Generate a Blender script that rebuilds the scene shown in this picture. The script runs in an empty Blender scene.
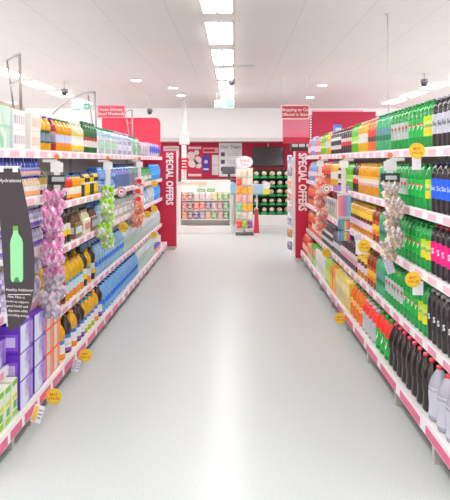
import bpy, math, random
from mathutils import Vector
random.seed(7)
S = bpy.context.scene
COL = S.collection
F, CX, HY, EYE = 620.0, 235.0, 161.0, 1.5      # focal length, principal point, eye height
XR, XL = 0.966, 1.137                           # distance of the shelf fronts from the camera line
def yr(px): return F * XR / (px - CX)
def yl(px): return F * XL / (CX - px)
OFF = .08                                       # the upper shelves stand this far behind the deeper bottom deck
def P(px, py, d): return ((px - CX) * d / F, d, EYE - (py - HY) * d / F)

# ------------------------------------------------------------------ materials
def lin(c):
    if isinstance(c, str):
        c = [int(c[i:i + 2], 16) / 255 for i in (0, 2, 4)]
    return tuple(x / 12.92 if x <= .04045 else ((x + .055) / 1.055) ** 2.4 for x in c)
MC = {}
def mat(hexc, rough=.45, metal=0, trans=0, emit=0, coat=0, spec=.5, alpha=1):
    k = (hexc, rough, metal, trans, emit, coat, spec, alpha)
    if k in MC: return MC[k]
    m = bpy.data.materials.new('m_' + hexc); m.use_nodes = True
    b = m.node_tree.nodes['Principled BSDF']
    c = lin(hexc) + (1,)
    b.inputs['Base Color'].default_value = c
    b.inputs['Roughness'].default_value = rough
    b.inputs['Metallic'].default_value = metal
    b.inputs['Transmission Weight'].default_value = trans
    b.inputs['Coat Weight'].default_value = coat
    b.inputs['Specular IOR Level'].default_value = spec
    b.inputs['Alpha'].default_value = alpha
    if emit:
        b.inputs['Emission Color'].default_value = c
        b.inputs['Emission Strength'].default_value = emit
    MC[k] = m
    return m
def noise_mat(name, cols, scale=8, rough=.4, sharp=False, coat=0, detail=2, stretch=(1, 1, 1), alpha=1):
    """printed pattern of several inks, fixed to the object"""
    if name in MC: return MC[name]
    m = bpy.data.materials.new(name); m.use_nodes = True
    nt = m.node_tree; b = nt.nodes['Principled BSDF']
    tc = nt.nodes.new('ShaderNodeTexCoord'); mp = nt.nodes.new('ShaderNodeMapping')
    mp.inputs['Scale'].default_value = stretch
    nz = nt.nodes.new('ShaderNodeTexNoise'); nz.inputs['Scale'].default_value = scale; nz.inputs['Detail'].default_value = detail
    cr = nt.nodes.new('ShaderNodeValToRGB')
    if sharp: cr.color_ramp.interpolation = 'CONSTANT'
    n = len(cols)
    el = cr.color_ramp.elements
    while len(el) < n: el.new(.5)
    for i, c in enumerate(cols):
        el[i].position = .3 + .4 * i / max(1, n - 1) if not sharp else (0 if i == 0 else .3 + .4 * i / n)
    for i, c in enumerate(cols):
        el[i].color = lin(ink(c, .94)) + (1,)
    L = nt.links.new
    L(tc.outputs['Object'], mp.inputs['Vector']); L(mp.outputs[0], nz.inputs['Vector'])
    L(nz.outputs['Fac'], cr.inputs['Fac']); L(cr.outputs['Color'], b.inputs['Base Color'])
    b.inputs['Roughness'].default_value = rough; b.inputs['Coat Weight'].default_value = coat
    b.inputs['Alpha'].default_value = alpha
    MC[name] = m
    return m
def ink(h, k, sat=1.32):
    """a product colour, a little deeper than its swatch"""
    c = [int(h[i:i + 2], 16) / 255 for i in (0, 2, 4)]; g = .3 * c[0] + .59 * c[1] + .11 * c[2]
    return ''.join('%02x' % max(0, min(255, round(255 * k * (g + (x - g) * sat)))) for x in c)
def plastic(h): return mat(ink(h, .86), .17, coat=.25)
def paper(h): return mat(ink(h, .94), .4)

# ------------------------------------------------------------------ mesh building
class MB:
    def __init__(s): s.v, s.f, s.mi, s.ms, s.sm = [], [], [], [], []
    def slot(s, m):
        if m not in s.ms: s.ms.append(m)
        return s.ms.index(m)
    def add(s, vs, fs, m, smooth=False):
        o = len(s.v); k = s.slot(m)
        s.v += [tuple(v) for v in vs]
        for f in fs:
            s.f.append(tuple(i + o for i in f)); s.mi.append(k); s.sm.append(smooth)
        return s
    def box(s, x0, y0, z0, x1, y1, z1, m, bv=0):
        if bv <= 0:
            vs = [(x, y, z) for z in (z0, z1) for y in (y0, y1) for x in (x0, x1)]
            fs = [(0, 2, 3, 1), (4, 5, 7, 6), (0, 1, 5, 4), (2, 6, 7, 3), (0, 4, 6, 2), (1, 3, 7, 5)]
            return s.add(vs, fs, m)
        # chamfered box: three rectangles per axis
        c = bv; X = (x0, x1); Y = (y0, y1); Z = (z0, z1); vs = []; idx = {}
        for i in (0, 1):
            for j in (0, 1):
                for k in (0, 1):
                    sx, sy, sz = 1 - 2 * i, 1 - 2 * j, 1 - 2 * k
                    for a in range(3):
                        p = [X[i] + sx * c, Y[j] + sy * c, Z[k] + sz * c]
                        p[a] = (X[i], Y[j], Z[k])[a]
                        idx[(i, j, k, a)] = len(vs); vs.append(tuple(p))
        fs = []
        for a in range(3):
            o = [q for q in range(3) if q != a]
            for e in (0, 1):
                ring = []
                for u, w in ((0, 0), (1, 0), (1, 1), (0, 1)):
                    t = [0, 0, 0]; t[a] = e; t[o[0]] = u; t[o[1]] = w
                    ring.append(idx[(*t, a)])
                fs.append(tuple(ring))
        for a in range(3):                      # edges along axis a
            o = [q for q in range(3) if q != a]
            for u in (0, 1):
                for w in (0, 1):
                    t0 = [0, 0, 0]; t0[o[0]] = u; t0[o[1]] = w; t1 = list(t0); t1[a] = 1
                    fs.append((idx[(*t0, o[0])], idx[(*t1, o[0])], idx[(*t1, o[1])], idx[(*t0, o[1])]))
        for i in (0, 1):
            for j in (0, 1):
                for k in (0, 1):
                    fs.append(tuple(idx[(i, j, k, a)] for a in range(3)))
        return s.add(vs, fs, m)
    def lathe(s, prof, m, seg=16, smooth=True, cx=0, cy=0, squash=1, cap0=True, cap1=True):
        """prof: (r, z) list; m a material or one material per ring gap"""
        n = len(prof); o = len(s.v)
        for r, z in prof:
            for i in range(seg):
                a = 2 * math.pi * i / seg
                s.v.append((cx + r * math.cos(a), cy + r * math.sin(a) * squash, z))
        for j in range(n - 1):
            k = s.slot(m[j] if isinstance(m, list) else m)
            for i in range(seg):
                i2 = (i + 1) % seg
                s.f.append((o + j * seg + i, o + j * seg + i2, o + (j + 1) * seg + i2, o + (j + 1) * seg + i)); s.mi.append(k); s.sm.append(smooth)
        k0 = s.slot(m[0] if isinstance(m, list) else m); k1 = s.slot(m[-1] if isinstance(m, list) else m)
        if cap0: s.f.append(tuple(o + i for i in reversed(range(seg)))); s.mi.append(k0); s.sm.append(False)
        if cap1: s.f.append(tuple(o + (n - 1) * seg + i for i in range(seg))); s.mi.append(k1); s.sm.append(False)
        return s
    def tube(s, pts, r, m, seg=8):
        pts = [Vector(p) for p in pts]; n = len(pts); o = len(s.v); k = s.slot(m)
        up = Vector((.13, .31, .94)).normalized()
        for i, p in enumerate(pts):
            d = (pts[min(i + 1, n - 1)] - pts[max(i - 1, 0)]).normalized()
            a = d.cross(up).normalized(); b = d.cross(a).normalized()
            for q in range(seg):
                t = 2 * math.pi * q / seg
                s.v.append(tuple(p + a * r * math.cos(t) + b * r * math.sin(t)))
        for i in range(n - 1):
            for q in range(seg):
                q2 = (q + 1) % seg
                s.f.append((o + i * seg + q, o + i * seg + q2, o + (i + 1) * seg + q2, o + (i + 1) * seg + q)); s.mi.append(k); s.sm.append(True)
        s.f.append(tuple(o + q for q in range(seg))); s.mi.append(k); s.sm.append(False)
        s.f.append(tuple(o + (n - 1) * seg + q for q in range(seg))); s.mi.append(k); s.sm.append(False)
        return s
    def prism(s, poly, y0, y1, m):
        """polygon in (x, z), extruded from y0 to y1"""
        n = len(poly)
        vs = [(x, y0, z) for x, z in poly] + [(x, y1, z) for x, z in poly]
        fs = [tuple(range(n)), tuple(range(2 * n - 1, n - 1, -1))] + [(i, i + n, (i + 1) % n + n, (i + 1) % n) for i in range(n)]
        return s.add(vs, fs, m)
    def turn(s):
        """lay an extruded (x, z) outline flat: (x, y, z) -> (x, z, y)"""
        s.v = [(x, z, y) for x, y, z in s.v]; return s
    def disc(s, c, r, m, axis='y', th=.004, seg=28, rz=1):
        vs, fs = [], []
        for e in (0, 1):
            for i in range(seg):
                a = 2 * math.pi * i / seg; u, w = r * math.cos(a), r * rz * math.sin(a); h = e * th
                vs.append((c[0] + u, c[1] + h, c[2] + w) if axis == 'y' else ((c[0] + h, c[1] + u, c[2] + w) if axis == 'x' else (c[0] + u, c[1] + w, c[2] + h)))
        fs = [tuple(range(seg)), tuple(range(2 * seg - 1, seg - 1, -1))] + [(i, i + seg, (i + 1) % seg + seg, (i + 1) % seg) for i in range(seg)]
        return s.add(vs, fs, m)
    def mesh(s, name='part'):
        me = bpy.data.meshes.new(name)
        me.from_pydata(s.v, [], s.f)
        for m in s.ms: me.materials.append(m)
        me.polygons.foreach_set('material_index', s.mi)
        me.polygons.foreach_set('use_smooth', s.sm)
        me.update()
        import bmesh
        bm = bmesh.new(); bm.from_mesh(me); bmesh.ops.recalc_face_normals(bm, faces=bm.faces); bm.to_mesh(me); bm.free()
        return me
TXT = {}
def text2d(body, align='CENTER', bold=0.0, spacing=1.0):
    """flat lettering: verts (u, v) with cap height about 0.7 and faces"""
    k = (body, align, bold, spacing)
    if k in TXT: return TXT[k]
    cu = bpy.data.curves.new('lettering', 'FONT'); cu.body = body; cu.align_x = align; cu.align_y = 'CENTER'
    cu.offset = bold; cu.resolution_u = 2; cu.space_line = spacing
    ob = bpy.data.objects.new('lettering', cu); COL.objects.link(ob)
    dg = bpy.context.evaluated_depsgraph_get()
    me = bpy.data.meshes.new_from_object(ob.evaluated_get(dg))
    TXT[k] = ([(v.co.x, v.co.y) for v in me.vertices], [tuple(p.vertices) for p in me.polygons])
    bpy.data.objects.remove(ob); bpy.data.curves.remove(cu); bpy.data.meshes.remove(me)
    return TXT[k]
def text_y(mb, body, x, y, z, size, m, rot=0, **kw):
    """lettering facing the aisle entrance (towards -Y)"""
    vs, fs = text2d(body, **kw); c, s = math.cos(rot), math.sin(rot)
    return mb.add([(x + size * (u * c - v * s), y, z + size * (u * s + v * c)) for u, v in vs], fs, m)

def ob(name, me, parent=None, loc=(0, 0, 0)):
    if isinstance(me, MB): me = me.mesh(name)
    o = bpy.data.objects.new(name, me); COL.objects.link(o); o.location = loc
    if parent: o.parent = parent
    return o
def tag(o, label, cat, group=None):
    o['label'] = label; o['category'] = cat
    if group: o['group'] = group
    return o
def struct(o):
    o['kind'] = 'structure'; return o
def thing(name, label, cat, loc=(0, 0, 0), group=None):
    o = bpy.data.objects.new(name, None); COL.objects.link(o); o.location = loc; o.empty_display_size = .1
    return tag(o, label, cat, group)

# ------------------------------------------------------------------ the building
CEIL = 2.85
def floor_material():
    m = bpy.data.materials.new('vinyl_floor'); m.use_nodes = True; nt = m.node_tree; b = nt.nodes['Principled BSDF']; L = nt.links.new
    tc = nt.nodes.new('ShaderNodeTexCoord')
    n1 = nt.nodes.new('ShaderNodeTexNoise'); n1.inputs['Scale'].default_value = 120; n1.inputs['Detail'].default_value = 3
    c1 = nt.nodes.new('ShaderNodeValToRGB'); c1.color_ramp.elements[0].position = .35; c1.color_ramp.elements[1].position = .7
    c1.color_ramp.elements[0].color = lin('c2c8c9') + (1,); c1.color_ramp.elements[1].color = lin('d2d7d8') + (1,)
    L(tc.outputs['Object'], n1.inputs['Vector']);
    L(n1.outputs['Fac'], c1.inputs['Fac']); L(c1.outputs['Color'], b.inputs['Base Color'])
    b.inputs['Roughness'].default_value = .3
    b.inputs['Specular IOR Level'].default_value = .3
    return m
def ceiling_material():
    m = bpy.data.materials.new('ceiling_tiles'); m.use_nodes = True; nt = m.node_tree; b = nt.nodes['Principled BSDF']; L = nt.links.new
    tc = nt.nodes.new('ShaderNodeTexCoord'); br = nt.nodes.new('ShaderNodeTexBrick'); br.offset = 0
    br.inputs['Scale'].default_value = 1; br.inputs['Brick Width'].default_value = .6; br.inputs['Row Height'].default_value = 1.2; br.inputs['Mortar Size'].default_value = .006
    br.inputs['Color1'].default_value = lin('e0dad7') + (1,); br.inputs['Color2'].default_value = lin('ddd8d4') + (1,); br.inputs['Mortar'].default_value = lin('d2ccc8') + (1,)
    L(tc.outputs['Object'], br.inputs['Vector']); L(br.outputs['Color'], b.inputs['Base Color']); b.inputs['Roughness'].default_value = .8
    return m
WHITE = paper('f3f2f0'); OFFW = paper('e9e7e4'); RED = mat('cf1f45', .4); CRIM = mat('b8173c', .5); PINKRED = mat('e0607a', .5)
struct(ob('floor', MB().prism([(-2.1, -2.5), (2.1, -2.5), (2.1, 9), (3, 9), (3, 17), (-3, 17), (-3, 9), (-2.1, 9)], -.1, 0, floor_material()).turn()))
struct(ob('ceiling', MB().box(-9, -5, CEIL, 9, 17, CEIL + .1, ceiling_material())))
struct(ob('wall_back', MB().box(-9, 16.6, 0, 9, 16.8, CEIL, mat('c3193f', .5))))
# white bulkhead above the red band, its right part red
struct(ob('trim_1', MB().box(-9, 15.9, 2.09, 1.22, 16.6, CEIL, mat('fafafa', .6))))
struct(ob('trim_2', MB().box(-9, 15.8, 2.00, 1.22, 16.6, 2.09, mat('dcdad8', .5))))
struct(ob('trim_3', MB().box(1.22, 15.9, 2.10, 9, 16.6, 2.66, mat('f08aa0', .5))))
struct(ob('trim_4', MB().box(1.22, 15.8, 1.95, 9, 16.6, 2.10, mat('d22a4c', .5))))
struct(ob('trim_5', MB().box(1.22, 15.9, 2.66, 9, 16.6, CEIL, mat('fafafa', .6))))
# white service wall standing left behind the pillar
struct(ob('baseboard_back', MB().box(-9, 16.55, 0, 9, 16.6, .12, OFFW)))

# ------------------------------------------------------------------ lights in the ceiling
LAMP = mat('fffdfb', .4, emit=15.0)
LAMPF = mat('f2f0ee', .4)
def fixture(x0, y0, w, ln, label, group):
    t = thing('ceiling_light', label, 'light', (x0, y0, CEIL), group)
    ob('frame', MB().box(-.015, -.015, -.012, w + .015, ln + .015, -.002, LAMPF), t)
    h = (w - .03) / 2
    for k in (0, 1):
        ob('diffuser', MB().box(k * (h + .03), 0, -.022, k * (h + .03) + h, ln, -.0125, LAMP), t)
ORD = ['zeroth', 'first', 'second', 'third', 'fourth', 'fifth', 'sixth', 'seventh', 'eighth', 'ninth', 'tenth', 'eleventh', 'twelfth', 'thirteenth', 'fourteenth', 'fifteenth', 'sixteenth', 'seventeenth', 'eighteenth', 'nineteenth']
TENS = {20: ('twentieth', 'twenty'), 30: ('thirtieth', 'thirty'), 40: ('fortieth', 'forty'), 50: ('fiftieth', 'fifty'), 60: ('sixtieth', 'sixty'), 70: ('seventieth', 'seventy')}
def ordw(n):
    if n < 20: return ORD[n]
    t = n // 10 * 10
    return TENS[t][0] if n == t else TENS[t][1] + '-' + ORD[n - t]
ROWS = [(-.28, .245, 'in the row above the aisle', -3.0, 12), (-3.62, .30, 'in the row beyond the water shelves', -3.0, 12), (3.42, .30, 'in the row beyond the fizzy drink shelves', -3.0, 12)]
for x, w, where, y0, n in ROWS:
    first = 5 if 'aisle' in where else 8
    kind = 'twin-panel ceiling light' if 'aisle' in where else 'long ceiling light'
    for k in range(n):
        y = y0 + 1.5 * k
        if k >= first: lab = '%s, %s from the entrance %s' % (kind, ordw(k - first + 1), where)
        else: lab = '%s %s, %s before those in view' % (kind, where, ordw(first - k))
        fixture(x, y, w, 1.06 if 'aisle' in where else .92, lab, 'ceiling lights ' + where)
for k, (px, py) in enumerate([(136, 80), (322, 85), (173, 87.5), (181, 95), (310, 97)]):
    d = F * (CEIL - EYE) / (HY - py); x = (px - CX) * d / F
    t = thing('downlight', 'small round ceiling downlight, ' + ['bright one above the water shelves', 'bright one above the fizzy drink shelves', 'faint one before the white pillar', 'faint one just above the white pillar', 'faint one above the red shopping sign'][k], 'light', (x, d, CEIL), 'round downlights')
    r = .085
    ob('trim_ring', MB().lathe([(r, -.012), (r * 1.25, -.012), (r * 1.3, -.001), (r, -.001)], LAMPF, 24, cap0=False, cap1=False), t)
    ob('lens', MB().lathe([(.01, -.008), (r, -.007), (r, -.002)], mat('fffdfb', .4, emit=70 if k < 2 else 60), 24), t)

# hanging ceiling fittings
DARK = mat('4a4648', .35)
for k, (px, py, d, lab) in enumerate([(231.5, 82, 9.8, 'dark dome security camera hanging beneath the aisle lights'), (64.3, 92.5, 10.5, 'dark dome security camera above the arched wire frame'),
        (424.5, 83, 9.6, 'dark dome security camera above the green lemonade bottles'), (149.8, 111.5, 12.5, 'dark dome security camera above the tall red board')]):
    x, y, z = P(px, py, d)
    t = thing('security_camera', lab, 'camera', (x, y, CEIL), 'dome security cameras')
    ob('stem', MB().lathe([(.012, z - CEIL + .05), (.012, -.001)], mat('d8d6d4', .5), 10), t)
    ob('housing', MB().lathe([(.055, z - CEIL), (.06, z - CEIL + .03), (.05, z - CEIL + .055), (.012, z - CEIL + .06)], mat('85838a', .4), 20), t)
    ob('dome', MB().lathe([(.008, z - CEIL - .062), (.032, z - CEIL - .05), (.05, z - CEIL - .02), (.052, z - CEIL)], DARK, 20), t)
def exit_sign(px0, px1, py0, py1, d, lab):
    a = P(px0, py0, d); b = P(px1, py1, d); cx = (a[0] + b[0]) / 2
    t = thing('exit_sign', lab, 'sign', (cx, d, b[2]))
    w, h = b[0] - a[0], a[2] - b[2]
    ob('panel', MB().box(-w / 2, 0, 0, w / 2, .03, h, mat('e9f3ee', .4)), t)
    g = mat('3fae8d', .4)
    m = MB().box(w * .18, -.004, h * .12, w * .45, 0, h * .88, g)
    m.box(-w * .46, -.004, h * .06, -w * .05, 0, h * .2, g); m.box(-w * .02, -.004, h * .1, w * .12, 0, h * .5, mat('a8d8c8', .4))
    ob('arrow_panel', m, t)
    p = MB(); p.add([(w * .24, -.006, h * .5), (w * .36, -.006, h * .75), (w * .36, -.006, h * .25)], [(0, 1, 2)], WHITE); p.box(w * .35, -.006, h * .42, w * .41, -.004, h * .58, WHITE)
    ob('arrow', p, t)
    m = MB(); text_y(m, 'Exit', -w * .25, -.004, h * .55, h * .55, g)
    ob('lettering', m, t)
    for s in (-1, 1):
        ob('hanger', MB().tube([(s * w * .4, .015, h), (s * w * .4, .015, CEIL - b[2] - .001)], .004, OFFW, 6), t)
exit_sign(214.5, 234, 100, 108, 12.3, 'pale green exit sign hanging at the far end of the aisle lights')
exit_sign(72, 90, 102.5, 110.5, 11.6, 'pale green exit sign hanging behind the arched wire frame')
def hang_sign(px0, px1, py0, py1, d, lines, lab, col, rim):
    a = P(px0, py0, d); b = P(px1, py1, d); cx = (a[0] + b[0]) / 2; w, h = b[0] - a[0], a[2] - b[2]
    t = thing('hanging_sign', lab, 'sign', (cx, d, b[2]))
    ob('panel', MB().box(-w / 2, 0, 0, w / 2, .02, h, mat(col, .45), .004), t)
    ob('border', MB().box(-w / 2 - .02, .006, -.02, w / 2 + .02, .016, h + .02, mat(rim, .5)), t)
    m = MB()
    for k, s in enumerate(lines): text_y(m, s, 0, -.003, h * (.68 - .4 * k), h * .36, mat('f6dcda', .5), bold=.012)
    ob('lettering', m, t)
    for s in (-1, 1):
        ob('hanger', MB().tube([(s * w * .42, .01, h), (s * w * .42, .01, CEIL - b[2] - .001)], .003, OFFW, 6), t)
hang_sign(98.5, 124, 106.3, 116.7, 10.9, ['Home Delivery', 'Saved Weekends'], 'red hanging sign about home delivery in front of the red board', 'c8485a', 'd98a94')
hang_sign(282, 308.3, 106, 118, 9.8, ['Shopping to Car', 'Offered in Store'], 'brick red hanging sign about shopping above the special offers panel', 'b83c48', 'e8c4c0')
# thin rod dropping from the ceiling on the right
x, y, z = P(385, 108, 5.5)
t = thing('ceiling_rod', 'thin pale rod dropping from the ceiling behind the green bottles', 'rod', (1.42, 5.7, 1.62))
ob('rod', MB().tube([(0, 0, 0), (-.02, 0, CEIL - 1.621)], .007, mat('d5d2d2', .4), 8), t)
ob('ceiling_plate', MB().lathe([(.03, CEIL - 1.626), (.03, CEIL - 1.6205)], OFFW, 14, cx=-.02), t)
t = thing('ceiling_track', 'short grey rail on the ceiling beside the aisle lights', 'rail', (.05, F * 1.35 / (HY - 65), CEIL))
ob('track', MB().box(-.05, 0, -.03, .22, .03, -.001, mat('c4c0c0', .4), .004), t)

# big red boards behind the shelves
t = thing('red_board', 'tall bright red board standing behind the water shelves', 'board', (-1.93, 11.6, 0))
pts = [(-.56, 0), (.53, 0)] + [(.53 - .1 + .1 * math.cos(a), 2.31 - .1 + .1 * math.sin(a)) for a in [i * math.pi / 12 for i in range(7)]] + [(-.56, 2.31)]
ob('panel', MB().prism(pts, 0, .05, mat('d93450', .5)), t)
for s in (-.4, .4): ob('foot', MB().box(s - .03, -.15, 0, s + .03, .0, .03, mat('c9c7c5', .3)), t)
t = thing('red_partition', 'dark crimson partition standing behind the fizzy drink shelves', 'partition', (1.52, 12.2, 0))
ob('panel', MB().box(0, 0, 0, 1.25, .06, 2.47, mat('b3163c', .5)), t)
ob('top_cap', MB().box(-.01, -.01, 2.471, 1.0, .07, 2.5, mat('f0a0b0', .5)), t)
ob('slotted_upright', MB().box(-.05, -.01, 0, -.001, .05, 2.4, mat('8d1030', .5)), t)
m = MB()
for k in range(14): m.box(-.045, -.014, 1.7 + .05 * k, -.015, -.0105, 1.73 + .05 * k, WHITE)
ob('slot_pattern', m, t)
# white pillar
t = thing('white_pillar', 'slim white pillar with a grey box rising to the ceiling', 'pillar', (P(184, 161, 13.6)[0], 13.6, 0))
ob('shaft', MB().lathe([(.055, 0), (.055, CEIL - .001)], mat('e9e8e4', .5), 20), t)
ob('junction_box', MB().box(-.1, -.09, 1.86, .12, .09, 2.14, mat('dddcdd', .5), .01), t)
t2 = thing('pillar_notice', 'small red and white notice on the slim white pillar', 'notice', (P(184, 161, 13.4)[0], 13.4, 0))
ob('sheet', MB().box(-.07, .06, 1.32, .085, .075, 1.56, RED), t2)
m = MB()
for k in range(3): m.box(-.05, .055, 1.36 + .065 * k, .06 - .02 * (k % 2), .0595, 1.385 + .065 * k, WHITE)
ob('lettering', m, t2)
# ------------------------------------------------------------------ back wall furnishings
def board(px0, px1, py0, py1, d, name, lab, cat, col, th=.02):
    a = P(px0, py0, d); b = P(px1, py1, d)
    t = thing(name, lab, cat, ((a[0] + b[0]) / 2, d, b[2])); w, h = b[0] - a[0], a[2] - b[2]
    ob('sheet', MB().box(-w / 2, 0, 0, w / 2, th, h, mat(col, .5)), t)
    return t, w, h
YB = 16.578
t, w, h = board(187, 202.5, 145, 179, YB, 'wall_poster', 'red wall poster with white blobs and lines beside the pillar', 'poster', 'cf2a4a')
m = MB()
for cx, cz, r in ((-.1, .62, .11), (.05, .7, .07), (-.06, .42, .12), (.08, .5, .1), (.1, .36, .08)): m.disc((cx, -.004, cz * h / .9), r, mat('f2ded9', .6), th=.003, seg=18)
for k in range(2): m.box(-w * .42, -.004, h * (.88 - .8 * k), w * .42, -.001, h * (.95 - .8 * k), mat('f3d5d8', .6))
ob('print', m, t)
t, w, h = board(202.5, 209.5, 155, 172, YB, 'purple_poster', 'small purple blue poster on the red back wall', 'poster', '4b3fa8')
m = MB(); m.disc((0, -.004, h * .6), .05, mat('c9c6ea', .6), th=.003); m.box(-.07, -.004, .05, .07, -.001, .1, mat('d9d6f0', .6)); ob('print', m, t)
t, w, h = board(203, 218.5, 147.5, 153, YB, 'wall_sign', 'pale pink lettered strip sign above the purple poster', 'sign', 'e8a7b4')
m = MB(); m.box(-w * .45, -.004, h * .25, w * .25, -.001, h * .7, mat('c42a4c', .6)); ob('lettering', m, t)
t, w, h = board(212, 218.6, 155, 175, YB, 'notice_panel', 'tall white notice panel in two halves beside the team board', 'notice', 'e6e2e2')
ob('divider', MB().box(-w / 2, -.004, h * .48, w / 2, -.001, h * .51, mat('b4a6aa', .5)), t)
t, w, h = board(219, 242, 143, 176.5, YB - .012, 'team_board', 'large white board headed Our Team on the back wall', 'board', 'eceef0', .03)
m = MB(); text_y(m, 'Our Team', 0, -.004, h * .88, .13, mat('8a4858', .6)); ob('lettering', m, t)
m = MB()
for k in range(3):
    m.box(-w * .42, -.004, h * (.6 - .22 * k), -w * .25, -.001, h * (.72 - .22 * k), mat('555b66', .6))
    for j in range(2): m.box(-w * .12, -.004, h * (.68 - .22 * k - .06 * j), w * .36, -.001, h * (.695 - .22 * k - .06 * j), mat('b9bcc4', .6))
ob('photo_print', m, t)
t, w, h = board(163.5, 179, 146, 158, YB, 'price_board', 'pale menu board on the back wall behind the pillar', 'board', 'e7d9d6')
m = MB()
for k in range(4): m.box(-w * .4, -.004, h * (.15 + .2 * k), w * .4, -.001, h * (.2 + .2 * k), mat('cf8a94', .6))
ob('print', m, t)
# television
a = P(252.3, 146.5, YB - .5); b = P(284.6, 167, YB - .5)
t = thing('wall_television', 'black flat television hanging on the red back wall', 'television', ((a[0] + b[0]) / 2, YB - .5, (a[2] + b[2]) / 2)); w, h = b[0] - a[0], a[2] - b[2]
t.rotation_euler = (math.radians(-8), 0, 0)
ob('casing', MB().box(-w / 2, 0, -h / 2, w / 2, .07, h / 2, mat('2a2528', .35), .015), t)
ob('screen', MB().box(-w / 2 + .03, -.004, -h / 2 + .06, w / 2 - .03, -.001, h / 2 - .03, mat('3a3336', .15)), t)
ob('mount_arm', MB().tube([(0, .07, 0), (0, .4, .1)], .02, DARK), t)
ob('ceiling_bracket', MB().tube([(0, .09, h / 2 - .02), (0, .09, h / 2 + .1)], .012, mat('ddd', .4) if False else mat('dddddd', .4)), t)

# checkout counter beyond the snack shelf
t = thing('checkout_counter', 'white checkout counter with dark top behind the snack shelf', 'counter', (-.65, 14.6, 0))
ob('counter_body', MB().box(-.75, 0, 0, .62, .6, 1.02, mat('efe9e4', .5), .01), t)
ob('counter_top', MB().box(-.78, -.04, 1.021, .65, .62, 1.07, mat('5a4a48', .4), .008), t)
ob('counter_skirt', MB().box(.621, .1, 0, .95, .55, .92, mat('d8cdc2', .5), .01), t)
t = thing('till_screen', 'grey till screen on a post over blue keypad at the counter', 'till', (P(229, 180, 14.2)[0], 14.2, 0))
ob('pedestal', MB().box(-.1, 0, 0, .1, .2, .75, mat('cfd6da', .5), .01), t)
ob('keypad', MB().box(-.17, -.05, .751, .16, .2, 1.0, mat('8fc0e0', .4), .02), t)
ob('post', MB().tube([(0, .1, 1.0), (0, .1, 1.25)], .03, DARK), t)
ob('screen', MB().box(-.16, .02, 1.2, .14, .12, 1.38, mat('5d5a62', .3), .015), t)

# ------------------------------------------------------------------ lithe product builders
PROF = {
 'soda': [(.80, 0), (.98, .02), (1, .06), (1, .60), (.99, .74), (.88, .82), (.62, .89), (.40, .925), (.37, .96)],
 'cola': [(.75, 0), (.98, .03), (1, .08), (.95, .2), (.93, .34), (1, .44), (1, .58), (.93, .68), (.72, .79), (.45, .88), (.3, .93), (.28, .96)],
 'squash': [(.85, 0), (1, .03), (1, .24), (.90, .32), (.90, .52), (1, .60), (1, .68), (.88, .77), (.55, .86), (.36, .91), (.34, .95)],
 'water': [(.8, 0), (1, .03), (.94, .12), (1, .16), (.94, .2), (1, .26), (1, .52), (.94, .56), (1, .6), (1, .66), (.8, .78), (.42, .89), (.3, .93), (.28, .96)],
 'juice': [(.88, 0), (1, .03), (1, .55), (1, .74), (.92, .82), (.62, .89), (.45, .92), (.43, .955)],
 'jug': [(.9, 0), (1, .04), (1, .5), (.96, .66), (.8, .8), (.5, .88), (.34, .91), (.32, .95)],
 'small': [(.85, 0), (1, .04), (1, .5), (.95, .62), (.7, .74), (.5, .8), (.48, .93)],
}
def rad(prof, t):
    for (r0, z0), (r1, z1) in zip(prof, prof[1:]):
        if z0 <= t <= z1: return r0 + (r1 - r0) * (t - z0) / max(1e-6, z1 - z0)
    return prof[-1][0]
PROD = {}
class Prod: pass
def reg(key, name, cat, desc, parts, pitch, deep, h):
    p = Prod(); p.name, p.cat, p.desc, p.parts, p.pitch, p.deep, p.h = name, cat, desc, parts, pitch, deep, h
    PROD[key] = p
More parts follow.
